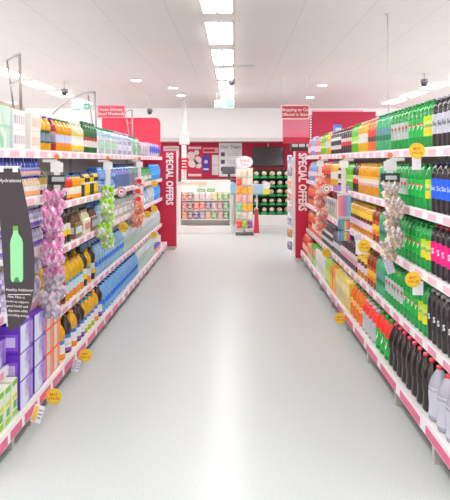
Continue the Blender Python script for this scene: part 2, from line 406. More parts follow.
def bottle(key, name, desc, prof, h, r, body, cap, bands, emblem=None, side=-1, pitch=None, cap_h=.055, cap_w=None, seg=14, cat='bottle', cap2=None):
    """bands: (z0, z1, colour) fractions of the height; emblem: (text, size, z, colour)"""
    pr = PROF[prof]; bm = plastic(body) if isinstance(body, str) else body
    base = MB().lathe([(a * r, z * h) for a, z in pr], bm, seg).mesh(name)
    parts = []
    cr = (cap_w or pr[-1][0] * 1.18) * r
    z0 = (pr[-1][1] - .025) * h
    cb = MB().lathe([(cr, z0), (cr * 1.02, z0 + h * .012), (cr, z0 + cap_h * h * .85), (cr * .85, z0 + cap_h * h)], plastic(cap), 12)
    if cap2:                                    # ribbed two-colour cap
        k2 = cb.slot(plastic(cap2)); cb.mi = [k2 if (i % 12) % 4 < 2 else c for i, c in enumerate(cb.mi)]
    parts.append(('cap', cb.mesh('cap'), []))
    for gi, grp in enumerate([bands]):
        if not grp: continue
        rings, ms = [], []
        for i, (t0, t1, c) in enumerate(grp):
            n = 3
            for q in range(n + 1):
                if q == 0 and i > 0 and abs(grp[i - 1][1] - t0) < 1e-6: continue
                t = t0 + (t1 - t0) * q / n
                rings.append((rad(pr, t) * r + .0009, t * h))
                if len(rings) > 1: ms.append(paper(c) if isinstance(c, str) else c)
        lab = MB().lathe(rings, ms, seg, cap0=False, cap1=False).mesh('label')
        subs = []
        if emblem:
            body_t, size, ez, ec = emblem[:4]; vs, fs = text2d(body_t, bold=.02); R = rad(pr, ez) * r + .0022
            phi = math.atan2(-.5, side)
            m = MB(); m.add([(R * math.cos(phi + u * size / R), R * math.sin(phi + u * size / R), ez * h + v * size) for u, v in vs], fs, mat(ec, .5))
            if len(emblem) > 4:            # coloured spot behind the sign
                rr, dz, sc = emblem[4]; n = 12
                ring = [(0, 0)] + [(rr * math.cos(2 * math.pi * q / n), rr * math.sin(2 * math.pi * q / n)) for q in range(n)]
                R2 = R - .0006
                m.add([(R2 * math.cos(phi + u / R2), R2 * math.sin(phi + u / R2), ez * h + dz + v) for u, v in ring], [(0, q + 1, (q + 1) % n + 1) for q in range(n)], mat(sc, .5))
            subs.append(('emblem', m.mesh('emblem')))
        parts.append(('label', lab, subs))
    reg(key, name, cat, desc, (base, parts), pitch or 2 * r + .004, 2 * r + .004, h)
def carton(key, name, desc, w, d, h, m, prints, lid=None, cat='carton', side=-1, pitch=None, bv=.004):
    """w along the aisle, d into the shelf; prints: (face, u0, u1, v0, v1, colour) on the aisle face 'a' or the entrance face 'e'"""
    base = MB().box(-d / 2, -w / 2, 0, d / 2, w / 2, h, m if not isinstance(m, str) else paper(m), bv).mesh(name)
    parts = []
    mb = MB(); n = 0
    for f, u0, u1, v0, v1, c in prints:
        c = paper(c) if isinstance(c, str) else c; e = .0012
        if f == 'a':
            xs = sorted((side * (d / 2 + .0002), side * (d / 2 + e))); mb.box(xs[0], -w / 2 + u0 * w, v0 * h, xs[1], -w / 2 + u1 * w, v1 * h, c)
        else:
            mb.box(-d / 2 + u0 * d, -w / 2 - e, v0 * h, -d / 2 + u1 * d, -w / 2 - .0002, v1 * h, c)
        n += 1
    if n: parts.append(('print_panel', mb.mesh('print_panel'), []))
    if lid: parts.append(('lid', MB().lathe([(.016, h), (.016, h + .014), (.013, h + .016)], plastic(lid), 12).mesh('lid'), []))
    reg(key, name, cat, desc, (base, parts), pitch or w + .004, d + .006, h)
def multipack(key, name, desc, n, r, h, body, cap, band, wrap, nd=2):
    """bottles held under one film"""
    w, d = n * 2 * r, nd * 2 * r
    base = MB().box(-d / 2 - .003, -w / 2 - .003, .0, d / 2 + .003, w / 2 + .003, h * .66, wrap, .012).mesh(name)
    parts = []; pr = PROF['water']; bm = plastic(body); cm = plastic(cap)
    top = [(a * r * .96, z * h) for a, z in pr if z >= .6]
    for i in range(n):
        for j in range(nd):
            mb = MB().lathe(top, bm, 10, cx=-d / 2 + r + 2 * r * j, cy=-w / 2 + r + 2 * r * i)
            cc = MB().lathe([(r * .4, .93 * h), (r * .4, h)], cm, 8, cx=-d / 2 + r + 2 * r * j, cy=-w / 2 + r + 2 * r * i)
            parts.append(('bottle', mb.mesh('bottle'), [('cap', cc.mesh('cap'))]))
    mb = MB()
    for s in (-1, 1): mb.box(s * (d / 2 + .0045) - .001, -w / 2 * .9, h * .2, s * (d / 2 + .0045) + .001, w / 2 * .9, h * .46, paper(band))
    mb.box(-d / 2 * .9, -w / 2 - .0055, h * .2, d / 2 * .9, -w / 2 - .0035, h * .46, paper(band))
    parts.append(('print_panel', mb.mesh('print_panel'), []))
    reg(key, name, 'multipack', desc, (base, parts), w + .01, d + .01, h)
def pouch(key, name, desc, w, d, h, m, spot=None, cat='packet', side=-1, crumple=0):
    """pillow packet with crimped ends"""
    n = 14 if crumple else 8; mb = MB(); vs, fs = [], []; rg = random.Random(len(PROD))
    ph = [rg.uniform(0, 6.3) for _ in range(6)]
    for e in (1, -1):
        for j in range(n + 1):
            for i in range(n + 1):
                u, v = i / n * 2 - 1, j / n * 2 - 1
                b = max(0, (1 - abs(u) ** 3)) ** .6 * max(0, (1 - abs(v) ** 4)) ** .7
                kx = crumple * (math.sin(11 * u + 4 * v + ph[0]) + math.sin(7 * v - 9 * u + ph[1]) + .8 * math.sin(17 * v + 5 * u + ph[2]))
                ke = crumple * (.18 * math.sin(6 * v + ph[3]) + .1 * math.sin(13 * v + ph[4])) if crumple else 0
                vs.append((e * d / 2 * b * (1 + .12 * math.sin(9 * u + 5 * v) + .5 * kx), u * w / 2 * (1 - .06 * math.cos(v * 1.5) + ke), (v + 1) * h / 2 + crumple * .012 * math.sin(8 * u + ph[5])))
    q = (n + 1) ** 2
    for s in (0, 1):
        for j in range(n):
            for i in range(n):
                a = s * q + j * (n + 1) + i; fs.append((a, a + 1, a + n + 2, a + n + 1))
    mb.add(vs, fs, m, True)
    parts = []
    if spot:
        parts.append(('print_panel', MB().disc((side * (d / 2 * 1.05) - .002, 0, h * .5), min(w, h) * .3, paper(spot), 'x', .004, 16).mesh('print_panel'), []))
    reg(key, name, cat, desc, (mb.mesh(name), parts), w * 1.03, d + .006, h)

COUNT = {}; PLACED = []
def put(key, x, y, z, shelf, row='', rz=0.0, group=None, label=None):
    p = PROD[key]; base, parts = p.parts
    o = bpy.data.objects.new(p.name, base); COL.objects.link(o)
    o.location = (x, y, z); o.rotation_euler = (0, 0, rz); o['category'] = p.cat
    for nm, me, subs in parts:
        c = bpy.data.objects.new(nm, me); COL.objects.link(c); c.parent = o
        for sn, sm in subs:
            g = bpy.data.objects.new(sn, sm); COL.objects.link(g); g.parent = c
    if label: o['label'] = label
    else:
        k = (p.desc, shelf, row); COUNT[k] = COUNT.get(k, 0) + 1
        PLACED.append((o, k, COUNT[k]))
    o['group'] = group or '%s on the %s' % (p.desc, shelf)
    return o
def finish_labels():
    for o, k, n in PLACED:
        desc, shelf, row = k
        if COUNT[k] == 1: o['label'] = ('%s on the %s' % ((row + ' ' + desc).strip(), shelf))
        else: o['label'] = '%s %s from near end, %s' % (ordw(n), (row + ' ' + desc).strip(), shelf)

exec_products = True
# --- fizzy drink side (labels face -X)
R = dict(side=-1)
for k, col, tx, ec, cap, d in (('sc_silver', 'c9c9d4', 'Sc', '2c2a30', 'b9bac6', 'black bottle with silver label'), ('sc_blue', '2a62d8', 'Sc', 'c8dcff', '2a3868', 'black bottle with blue label'),
                         ('sc_pink', 'd8187e', 'S', 'ffe6f2', '9a2038', 'black bottle with magenta label'), ('sc_black', '2b262b', 'S', 'f2f2f2', 'aaa6ac', 'black bottle with white S')):
    bottle(k, 'mixer_bottle', d, 'soda', .275 if k != 'sc_black' else .285, .0375, '2d2529', cap, [(.27, .66, col)], (tx, .034 if tx == 'Sc' else .042, .47, ec), pitch=.0755, **R)
G = '0f9a4c'
for hh, sx in ((.275, ''), (.262, '_s')):
    bottle('lemon' + sx, 'lemonade_bottle', 'green bottle with lemon yellow label', 'soda', hh, .037, G, '1d8a46', [(.25, .38, 'dfe23a'), (.38, .56, 'd9e88a'), (.56, .66, 'c6de34')], ('Lm', .03, .46, '6a9a3a', (.012, -.03, 'f0c832')), pitch=.08, **R)
    bottle('seven' + sx, 'lime_soda_bottle', 'green bottle with red dot label', 'soda', hh, .037, '12a050', '1d8a46', [(.25, .64, '1aab52')], ('7', .04, .45, 'f6f6f0', (.011, .016, 'd83a3a')), pitch=.08, **R)
    bottle('sgreen' + sx, 'diet_soda_bottle', 'green bottle with silver red dot label', 'soda', hh, .037, '12a050', '1d8a46', [(.25, .64, 'c3c9c8')], ('7', .04, .45, '2f8f4f', (.011, .016, 'd8423e')), pitch=.08, **R)
    bottle('cgreen' + sx, 'tonic_bottle', 'clear green bottle with grey label', 'soda', hh, .04, '5cb88a', '2f7f58', [(.3, .42, '2a7a5c'), (.42, .6, '6f9aa0')], pitch=.084, **R)
for k in ('sc_blue',): PROD[k].h = .262
bottle('orange_fizz', 'orange_drink_bottle', 'orange fizzy bottle with red label', 'soda', .27, .045, 'ee8a4e', 'e8e4e2', [(.3, .45, '6a4a48'), (.45, .6, 'd8504a')], pitch=.095, **R)
bottle('yellow_fizz', 'orange_drink_bottle', 'yellow fizzy bottle with white label', 'soda', .265, .045, 'f2c43c', 'd8dce0', [(.3, .6, 'e8e6de')], pitch=.095, **R)
bottle('lime_fizz', 'lime_drink_bottle', 'lime green bottle with dark cap', 'soda', .265, .05, '76cc3c', '31803c', [(.32, .4, 'e4f0c8'), (.4, .56, 'a8dc60')], pitch=.105, **R)
bottle('red_cola', 'cola_bottle', 'small cola bottle with red label', 'soda', .26, .05, '4a3634', 'd84a44', [(.3, .45, 'c84a48'), (.45, .58, 'e2d4d0')], pitch=.105, **R)
bottle('mono_cola', 'cola_bottle', 'black bottle with white and black label', 'soda', .262, .05, '3a3438', 'c8c4c8', [(.2, .36, 'e2dcde'), (.36, .55, '42383e'), (.55, .68, 'ece8ea')], pitch=.105, **R)
bottle('yellow_juice', 'juice_bottle', 'wide yellow juice bottle with pink label', 'juice', .262, .055, 'f4b422', 'f0d24a', [(.28, .36, 'e4b6c0'), (.36, .5, 'f2e6d8'), (.5, .58, 'f0c060')], pitch=.114, **R)
bottle('tropical_juice', 'juice_bottle', 'yellow juice bottle with dark fruit label', 'juice', .255, .055, 'f0ba34', 'e8c040', [(.1, .2, 'c87a3a'), (.3, .42, 'eee0ea'), (.42, .55, '6c3a30'), (.55, .74, 'f4d868')], pitch=.114, **R)
bottle('amber_juice', 'juice_bottle', 'amber bottle with orange and yellow label', 'juice', .26, .05, '9a4a28', '8a4030', [(.2, .34, 'e88a3a'), (.34, .5, 'f2d25a'), (.5, .62, 'c85a38')], pitch=.104, **R)
bottle('berry_juice', 'juice_bottle', 'dark berry bottle with pale pink label', 'juice', .262, .05, '4a2436', '3a2a3a', [(.2, .4, 'dca8b8'), (.4, .56, 'ece2e6')], pitch=.104, **R)
bottle('grey_bottle', 'mixer_bottle', 'smoky grey bottle with pale label', 'juice', .25, .05, '6c6a70', '2c2a2e', [(.25, .5, 'd8d8da')], pitch=.105, **R)
bottle('pink_bottle', 'syrup_bottle', 'pink bottle with white cap', 'jug', .25, .055, 'ef8a94', 'f4eeee', [(.2, .5, 'f6d8dc')], pitch=.115, **R)
bottle('red_syrup', 'syrup_bottle', 'coral red bottle with pale label', 'jug', .26, .06, 'ea6a58', 'f0c8b8', [(.2, .5, 'f4d0b8')], pitch=.125, **R)
bottle('blue_tube', 'syrup_bottle', 'pale blue tall bottle', 'jug', .27, .05, '8fb4e2', 'e8eef6', [(.25, .5, 'e2dcf2')], pitch=.11, **R)
bottle('cola2l', 'cola_bottle', 'tall black cola bottle with red cap', 'cola', .276, .051, '241a1a', 'e8485a', [(.42, .6, '2e2224')], pitch=.1, seg=18, **R)
bottle('diet2l', 'diet_cola_bottle', 'silver sleeved cola bottle with red cap', 'cola', .276, .056, 'c9c8d6', 'e0414e', [(.1, .62, 'd2d1de')], pitch=.112, seg=18, **R)
bottle('seven_red', 'lime_soda_bottle', 'green bottle with red shoulder and white 7', 'cola', .268, .052, '14a04a', '2fae66', [(.12, .56, '22ab4c'), (.56, .88, 'e0403a')], ('7', .085, .38, 'f4f8f2'), pitch=.112, seg=16, **R)
bottle('silver_red', 'diet_soda_bottle', 'silver bottle with red shoulder', 'cola', .268, .052, 'c8ccd0', '2f9a62', [(.1, .58, 'ccd0d4'), (.58, .86, 'e04a40')], ('7', .05, .4, '9aa2aa'), pitch=.115, seg=16, **R)
bottle('orange2l', 'orange_drink_bottle', 'large orange drink bottle with green cap', 'cola', .265, .053, 'f58a1c', '2f9a5a', [(.4, .6, 'f6a03a')], ('O', .05, .5, 'fbe2b0'), pitch=.115, seg=16, **R)
carton('yellow_carton', 'juice_carton', 'pale yellow juice carton', .11, .09, .25, 'f1dc7a', [('a', .1, .9, .1, .5, noise_mat('fruit_print', ['f4e6a0', 'f0c040', '6aa8c8', 'f7f0d0'], 22)), ('a', .1, .9, .6, .8, 'f7f0d4')], 'f4f2ea', **R)
carton('orange_carton', 'juice_carton', 'orange juice carton with yellow top', .11, .09, .24, 'f2a03c', [('a', .1, .9, .15, .55, 'f6c860'), ('a', .1, .9, .65, .85, 'e8603c')], 'f4e04a', **R)
carton('lime_carton', 'juice_carton', 'yellow green juice carton', .11, .09, .24, 'b4d24c', [('a', .1, .9, .2, .6, 'f0ec9a')], 'f4f2ea', **R)
carton('white_carton', 'juice_carton', 'white juice carton with faint print', .115, .09, .24, 'f2f1ee', [('a', .1, .9, .2, .5, noise_mat('pale_print', ['f2f1ee', 'cfe0c0', 'e8d0d0', 'f4f2ee'], 24))], 'a6d27a', **R)
carton('green_carton', 'juice_carton', 'leaf green carton with orange patch', .115, .09, .25, '63b04a', [('a', .1, .9, .45, .85, 'f0a050'), ('a', .1, .9, .1, .35, 'cfe6b8')], **R)
carton('mint_carton', 'snack_carton', 'orange and mint snack carton', .12, .08, .2, 'f0b48c', [('a', .1, .9, .1, .4, '9ed4b8'), ('a', .1, .9, .5, .85, 'e8705a')], **R)
carton('straw_box', 'straw_box', 'clear box of rainbow coloured straws', .115, .05, .21, 'd6dce2', [('a', .02 + .16 * i, .17 + .16 * i, .08, .95, c) for i, c in enumerate(['8cc8d8', '9ab4e0', 'a890c8', 'd08ab0', 'ec8a90', 'f0a0a4'])] + [('e', .05 + .3 * i, .33 + .3 * i, .08, .95, c) for i, c in enumerate(['7abcd0', 'b0a4d0', 'ec98a0'])], cat='box', **R)
carton('straw_low', 'straw_box', 'short box of neon striped straws', .1, .05, .085, '5c8a9a', [('a', .03 + .16 * i, .17 + .16 * i, .08, .92, c) for i, c in enumerate(['e858a0', 'f0a040', 'e8e060', '60c890', '58b0d8', '9a70c8'])], cat='box', **R)
pouch('grey_pouch', 'pouch', 'silver grey pouch with yellow foot', .13, .06, .2, noise_mat('grey_foil', ['9a9ca2', 'c8cad0', 'e4e0a0', '6a6c74'], 9), cat='pouch')

# --- water and juice side (labels face +X)
L_ = dict(side=1)
carton('mint_pack', 'bottle_tray', 'mint green wrapped tray', .2, .2, .235, noise_mat('mint_wrap', ['e2f0e8', 'b8dcc8', 'f2f6f2', '9accb4'], 14, stretch=(1, 1, .4)), [('a', .05, .95, .5, .55, 'a8d8bc')], cat='tray', **L_)
carton('label_pack', 'white_multipack', 'white wrapped multipack with grey labels', .2, .22, .115, 'f0f0f1', [('a', .06 + .18 * i, .17 + .18 * i, .3, .72, c) for i, c in enumerate(['b0b2ba', 'dcc6ca', 'c9cbd2', 'dcc2c8', 'd0d2d8'])] + [('e', .1, .9, .3, .7, 'dcdce2')], cat='multipack', **L_)
carton('peach_pack', 'white_multipack', 'white wrapped multipack with peach labels', .18, .22, .115, 'f2efec', [('a', .06 + .18 * i, .17 + .18 * i, .25, .72, c) for i, c in enumerate(['f0d2b0', 'ecc8b4', 'd8d4cc', 'f0dcb4', 'e0d0d0'])], cat='multipack', **L_)
def squash(key, desc, body, cap, bands, h=.24, r=.043, prof='squash', name='squash_bottle'): bottle(key, name, desc, prof, h, r, body, cap, bands, pitch=2 * r + .004, **L_)
squash('ysq', 'yellow squash bottle with purple cap', 'f2b81e', '6a2a8a', [(.22, .28, '2a4a34'), (.28, .5, '7a8a9a'), (.5, .58, '34563a')])
squash('rsq', 'dark red squash bottle with purple cap', '9a2a34', '6a2a8a', [(.22, .28, '5a3a34'), (.28, .5, '8a8498'), (.5, .58, 'c8a09a')])
squash('osq', 'orange squash bottle with green cap', 'f4b024', '1f8a50', [(.2, .28, 'ec8a4a'), (.28, .52, 'cdd4ea')])
for i in (0,): pass
squash('csq', 'cream bottle with yellow and white label', 'f0e6c8', 'f4efe2', [(.1, .24, 'f0d050'), (.24, .55, 'f2f0ea'), (.55, .62, 'eed86a')])
squash('gsq', 'dark green glass bottle with white label', '1f6a40', '2a6a48', [(.2, .4, 'e2dcd8'), (.4, .5, 'b04848')], h=.27, r=.042, prof='soda', name='cordial_bottle')
film = mat('d5e2ee', .15, coat=.5)
multipack('gpack', 'water_multipack', 'clear water multipack with green label', 3, .042, .25, 'bcd6e6', '3aa868', 'b4dcc4', film)
multipack('lpack', 'water_multipack', 'lilac water multipack with white caps', 3, .042, .25, 'c6d0ea', 'd8d8ee', 'e8e2f4', mat('ccd4ee', .15, coat=.5))
multipack('npack', 'water_multipack', 'green striped water multipack', 3, .042, .235, 'a8d4c2', '2f9a64', '6ab890', mat('c8e2d8', .15, coat=.5))
pouch('ppack', 'nappy_pack', 'pink and purple soft pack', .2, .14, .2, noise_mat('pink_pack', ['f0c4d8', 'c89ac8', 'f6e6ee', '6a7ad0'], 8), 'f6eef4', 'pack', 1)
pouch('wpack', 'nappy_pack', 'white and violet soft pack', .2, .14, .21, noise_mat('violet_pack', ['f2eef4', '8a6ab8', 'f8f4f8', 'f0d0dc'], 8), '5a6ad0', 'pack', 1)
squash('yog', 'small peach drink bottle with blue cap', 'f2d4bc', '2a48b8', [(.1, .3, 'f0b48a'), (.3, .52, 'e4ece8')], h=.125, r=.026, prof='small', name='yoghurt_bottle')
for h_, key, d in ((.062, 'strA', 'short striped cap drink bottle'), (.225, 'strB', 'taller striped cap drink bottle')):
    bottle(key, 'yoghurt_bottle', d, 'small', h_, .026, 'cfd4ea', '3a4ab8', [(.2, .5, 'e8b8a8'), (.5, .72, '6a6ab0')], pitch=.055, cap_h=.45 if h_ < .1 else .15, cap_w=.8, cap2='f2f2f8', **L_)
squash('gold', 'black bottle with gold shoulder', '2c2a2a', 'c8b070', [(.2, .45, 'd8d4cc'), (.62, .74, 'b8a060')], h=.15, r=.032, prof='soda', name='sauce_bottle')
squash('pur', 'small purple label drink bottle with navy cap', 'd4d0ea', '2a2c84', [(.1, .3, '8a6ac0'), (.3, .46, 'e8e8f4')], h=.122, r=.028, prof='small', name='probiotic_bottle')
squash('blk', 'small dark bottle with green cap', '2a2a2c', '5a7a3a', [(.2, .45, '4a4a4a')], h=.125, r=.034, prof='small', name='probiotic_bottle')
pouch('wpouch', 'pouch', 'white pouch with violet swirl', .1, .07, .12, noise_mat('swirl', ['f0eef2', 'b8a8d0', 'f6f4f6', '6a6478'], 14), 'd8d0e6', 'pouch', 1)
pouch('ypouch', 'pouch', 'yellow pouch with dark top', .1, .07, .14, noise_mat('ypouch', ['f2c81e', 'f4d23a', '3a3428'], 6), None, 'pouch', 1)
carton('gcarton', 'drink_carton', 'white and lime green drink carton', .075, .09, .2, 'f0f2e6', [('a', .05, .95, .05, .2, 'a4d040'), ('a', .05, .95, .5, .62, 'd8dc3a'), ('a', .2, .8, .25, .45, '6ab048'), ('a', 0.02, .98, .85, .99, '7cc03c'), ('e', .1, .9, .3, .9, 'cfe49a')], **L_)
PB = noise_mat('purple_box', ['5a2a9c', '7a4ab8', 'b8a4dc', 'eef0f8', 'e6eef8', '7ac4ee'], 6, detail=3)
carton('pbox', 'purple_box', 'purple wipes box', .215, .26, .152, '5e2da0', [('a', .03, .78, .03, .97, PB), ('a', .8, .97, .1, .9, 'b69ad8'), ('e', .05, .45, .2, .92, 'e4dcf2'), ('e', .52, .95, .12, .7, '8a5ac0'), ('e', .58, .9, .25, .6, 'dcd0ee')], cat='box', **L_)
OB = noise_mat('orange_box', ['f08a3a', 'f4b46a', 'f2dcc8', 'cfe0f0', 'f06a2a'], 7, detail=3)
carton('obox', 'orange_box', 'orange wipes box', .15, .26, .152, 'ee7428', [('a', .06, .55, .06, .94, OB), ('a', .58, .95, .08, .92, 'f49a62'), ('e', .1, .9, .2, .9, 'f2b080')], cat='box', **L_)
squash('bys', 'yellow squash bottle with white blue label', 'f4bc1c', 'e8a830', [(.06, .16, 'f29a2e'), (.26, .4, 'eef0f2'), (.4, .5, '4a7ac4')], h=.262, r=.047)
squash('bds', 'dark squash bottle with white blue label', '3a2a2c', '4a3a34', [(.06, .16, '8a5aa8'), (.26, .4, 'eef0f2'), (.4, .5, '4a7ac4')], h=.262, r=.047)
squash('bts', 'yellow squash bottle with teal cap', 'f2c02a', '1f9a9a', [(.06, .16, 'a8c83c'), (.26, .4, 'eef0f2'), (.4, .5, '4a7ac4')], h=.258, r=.047)
squash('red_s', 'red squash bottle with dark foot', 'd84a44', '3a2a2a', [(.08, .25, '4a2a2c'), (.3, .5, 'ecd8d4')], h=.22, r=.045)
squash('mys', 'tall yellow squash bottle with label', 'f2c41c', 'e0b020', [(.1, .2, 'e88a30'), (.26, .42, 'cfe0ea'), (.42, .5, '5aa0b8')], h=.29, r=.05)
squash('mds', 'tall dark squash bottle with yellow label', '3c3430', '2c2a2c', [(.2, .34, 'e8c83a'), (.34, .5, 'e8e4dc')], h=.29, r=.05)
squash('rj', 'red juice bottle with blue cap', 'e0483c', '3a9ad8', [(.1, .22, 'f0b43a'), (.22, .5, 'f0e8dc')], h=.185, r=.034, prof='juice', name='juice_bottle')
squash('yj', 'yellow juice bottle with blue cap', 'f4b82a', '3a9ad8', [(.08, .2, 'f0a030'), (.2, .5, 'f2ecde')], h=.185, r=.034, prof='juice', name='juice_bottle')
squash('by', 'black and yellow drink bottle', '26242a', '2a4ab0', [(.1, .5, '3a363a'), (.5, .58, 'e8e4de'), (.58, .76, 'f2cc22')], h=.2, r=.036, prof='juice', name='sports_bottle')
squash('yb', 'yellow and black drink bottle', 'f2c822', '2a4ab0', [(.12, .5, 'f2cc2a'), (.5, .58, 'e8e4de'), (.6, .76, '2a282c')], h=.2, r=.036, prof='juice', name='sports_bottle')
multipack('bpack', 'water_multipack', 'small blue water multipack', 3, .034, .118, '4a8ad8', 'a8ccf0', '8ab8ec', mat('6aa2e2', .15, coat=.5))
bottle('bigw', 'water_jug', 'large blue water jug with violet label', 'jug', .265, .085, mat('5c84c0', .12, coat=.4, trans=.25), '2a4a9a', [(.55, .72, '8a86c4')], pitch=.175, **L_)
bottle('bigg', 'water_jug', 'large grey blue water jug', 'jug', .265, .085, mat('8aa0b8', .12, coat=.4, trans=.25), '3a5a4a', [(.55, .72, '8aa898')], pitch=.175, **L_)
multipack('grnpack', 'water_multipack', 'green capped small multipack', 4, .04, .2, '3aae6a', '2a9a58', 'd4eadc', mat('52b87c', .15, coat=.5))
bottle('bluet', 'water_bottle', 'bright blue tall bottle', 'jug', .26, .06, '2a9ae4', '3a3a44', [(.3, .6, '3aa8ee')], pitch=.125, **L_)
multipack('brown_pack', 'cola_multipack', 'brown cola multipack with pale blue label', 3, .036, .2, '6a4430', '5a4038', 'cfe2ec', mat('80563c', .25, coat=.3))
multipack('cream_pack', 'cola_multipack', 'cream multipack with red blue label', 3, .036, .2, 'e6dcc0', 'd0c0a0', 'c88a8a', mat('e6e0cc', .3))
multipack('sky_pack', 'water_multipack', 'sky blue water multipack', 3, .04, .22, '9ac8ec', '4a90d8', 'd6eaf6', mat('a8d2f0', .15, coat=.5))
multipack('silv_pack', 'water_multipack', 'silver grey multipack', 3, .04, .22, 'aab0b2', '6a7a74', 'e2e6e4', mat('bcc2c2', .2, coat=.4))
WB = mat('98c6ec', .1, coat=.6, trans=.15)
bottle('w2l', 'water_bottle', 'clear blue water bottle with navy cap', 'water', .26, .047, mat('74b4ee', .1, coat=.6, trans=.15), '14368e', [(.3, .46, '2a74d8')], pitch=.12, **L_)
bottle('w2c', 'water_bottle', 'pale clear water bottle with blue cap', 'water', .3, .052, WB, '2a5ac0', [(.3, .44, '3a7cd0')], pitch=.124, **L_)
bottle('w2g', 'water_bottle', 'clear water bottle with green label', 'water', .258, .047, mat('cfe2e6', .1, coat=.4, trans=.2), 'e2ecea', [(.3, .46, 'b2d4b8')], pitch=.108, **L_)
bottle('det', 'detergent_bottle', 'white detergent bottle with blue label', 'jug', .26, .06, 'eae8f2', 'f4f0f0', [(.1, .24, 'f2a84a'), (.28, .55, '4a5ac0')], pitch=.145, **L_)
bottle('detw', 'detergent_bottle', 'pale bottle with yellow patch', 'jug', .26, .06, 'dfe6ea', 'e8eef0', [(.3, .55, 'c8d2dc')], pitch=.125, **L_)

# ------------------------------------------------------------------ shelving
STEEL = mat('f0efee', .4); BACK = mat('dcd9d4', .5); PINK = mat('e8608e', .45); PALEP = mat('f0bccb', .45); RAILW = mat('f4eff1', .4)
DEPTH = .47
def unit(side, y0, y1, zs, label, top_back=1.86, pinks=None, base_len=.3):
    X = XR if side > 0 else XL
    t = thing('shelving_unit', label, 'shelving', (side * X, y0, 0), 'white shelving units along the aisle')
    ln = y1 - y0; s = side
    def bx(xa, ya, za, xb, yb, zb, m, bv=0):
        a, b = sorted((s * xa, s * xb)); return MB().box(a, ya, za, b, yb, zb, m, bv)
    ob('kick_plate', bx(.07, 0, 0, .10, ln, zs[0] - .03, mat('6a5c52', .6)), t)  # dark brown puts the shade under the base deck into the plate colour
    ob('back_panel', bx(DEPTH + .012, .001, zs[0], DEPTH + .04, ln - .001, top_back, BACK), t)
    ob('upright', bx(DEPTH - .01, .001, zs[0] + .001, DEPTH + .011, .02, top_back, mat('c9c6c2', .4)), t)
    for i, z in enumerate(zs):
        base = i == 0; o = 0 if base else OFF
        ob('base_deck' if base else 'shelf', bx(o + .014, .002, z - .03, DEPTH + .011, ln - .002, z, STEEL), t)
        rt = .075 if base else .046
        rail = ob('price_rail', bx(o, .002, z - rt, o + .013, ln - .002, z + .006, RAILW), t)
        strong = pinks[i] if pinks else 0
        n = max(2, round(ln / (base_len if base else .24)))
        m = PINK if strong == 2 else (mat('e994b4', .45) if strong == 1 else PALEP)
        for k in range(n):
            a = ln * (k + .06) / n; b = ln * (k + (.86 if strong == 2 else .62)) / n
            ob('price_ticket', bx(o - .0018, a, z - rt + .006, o - .0002, b, z - (.022 if base else .006), m), rail)
    for k in range(2):
        yy = ln * (.25 + .5 * k)
        ob('foot', bx(.02, yy - .02, 0, .069, yy + .02, zs[0] - .031, mat('b8b4ae', .3)), t)
    return t
ZR = [.185, .509, .883, 1.224, 1.57]
RB = [2.72, 4.18, 5.93, 7.63, 9.12]
rw = ['with mixers, lemonade and cola at the entrance', 'with green soda, orange and yellow juice', 'with straws and mixed bottles', 'beside the special offers panel']
for i in range(4): unit(1, RB[i], RB[i + 1], ZR, 'white shelving unit on the fizzy drink side ' + rw[i], pinks=[2, 1, 0, 0, 0] if i < 2 else [1, 1, 0, 0, 0], base_len=.5)
ZL = [.15, .457, .89, 1.206, 1.564]; ZL1 = [.15, .655, .965, 1.281, 1.564]; ZL0 = [.15, .40, .69, 1.281, 1.564]
LBY = [2.92, 3.335, 4.115, 6.06, 7.9, 9.2, 10.36]
lw = ['behind the black drink sign', 'with purple and orange boxes', 'with squash bottles at the bottom', 'with blue water bottles', 'beside the white and lime packets', 'next to the tall red special offers panel']
for i in range(6): unit(-1, LBY[i], LBY[i + 1], ZL0 if i == 0 else (ZL1 if i == 1 else ZL), 'white shelving unit on the water side ' + lw[i], pinks=[2, 1, 1, 0, 0] if i < 3 else [1, 1, 0, 0, 0])
# cream cardboard trays and header behind the water-side bottles
for k, (y0, y1) in enumerate(((3.3, 4.2), (4.3, 5.3))):
    t = thing('cardboard_tray', 'cream cardboard tray edge behind the %s squash bottles' % ('purple capped', 'green capped')[k], 'tray', (-XL - DEPTH - .2, y0, 0))
    ob('tray_side', MB().prism([(0, 1.56), (.012, 1.56), (.012, 1.96), (0, 1.96)], 0, y1 - y0, mat('d8cbb8', .7)), t)
    ob('tray_base', MB().box(-.3, 0, 1.545, .155, y1 - y0, 1.5595, mat('d0c2ae', .7)), t)
    ob('tray_stand', MB().box(-.28, .02, 0, .15, y1 - y0 - .02, 1.544, mat('e6e0d6', .7)), t)

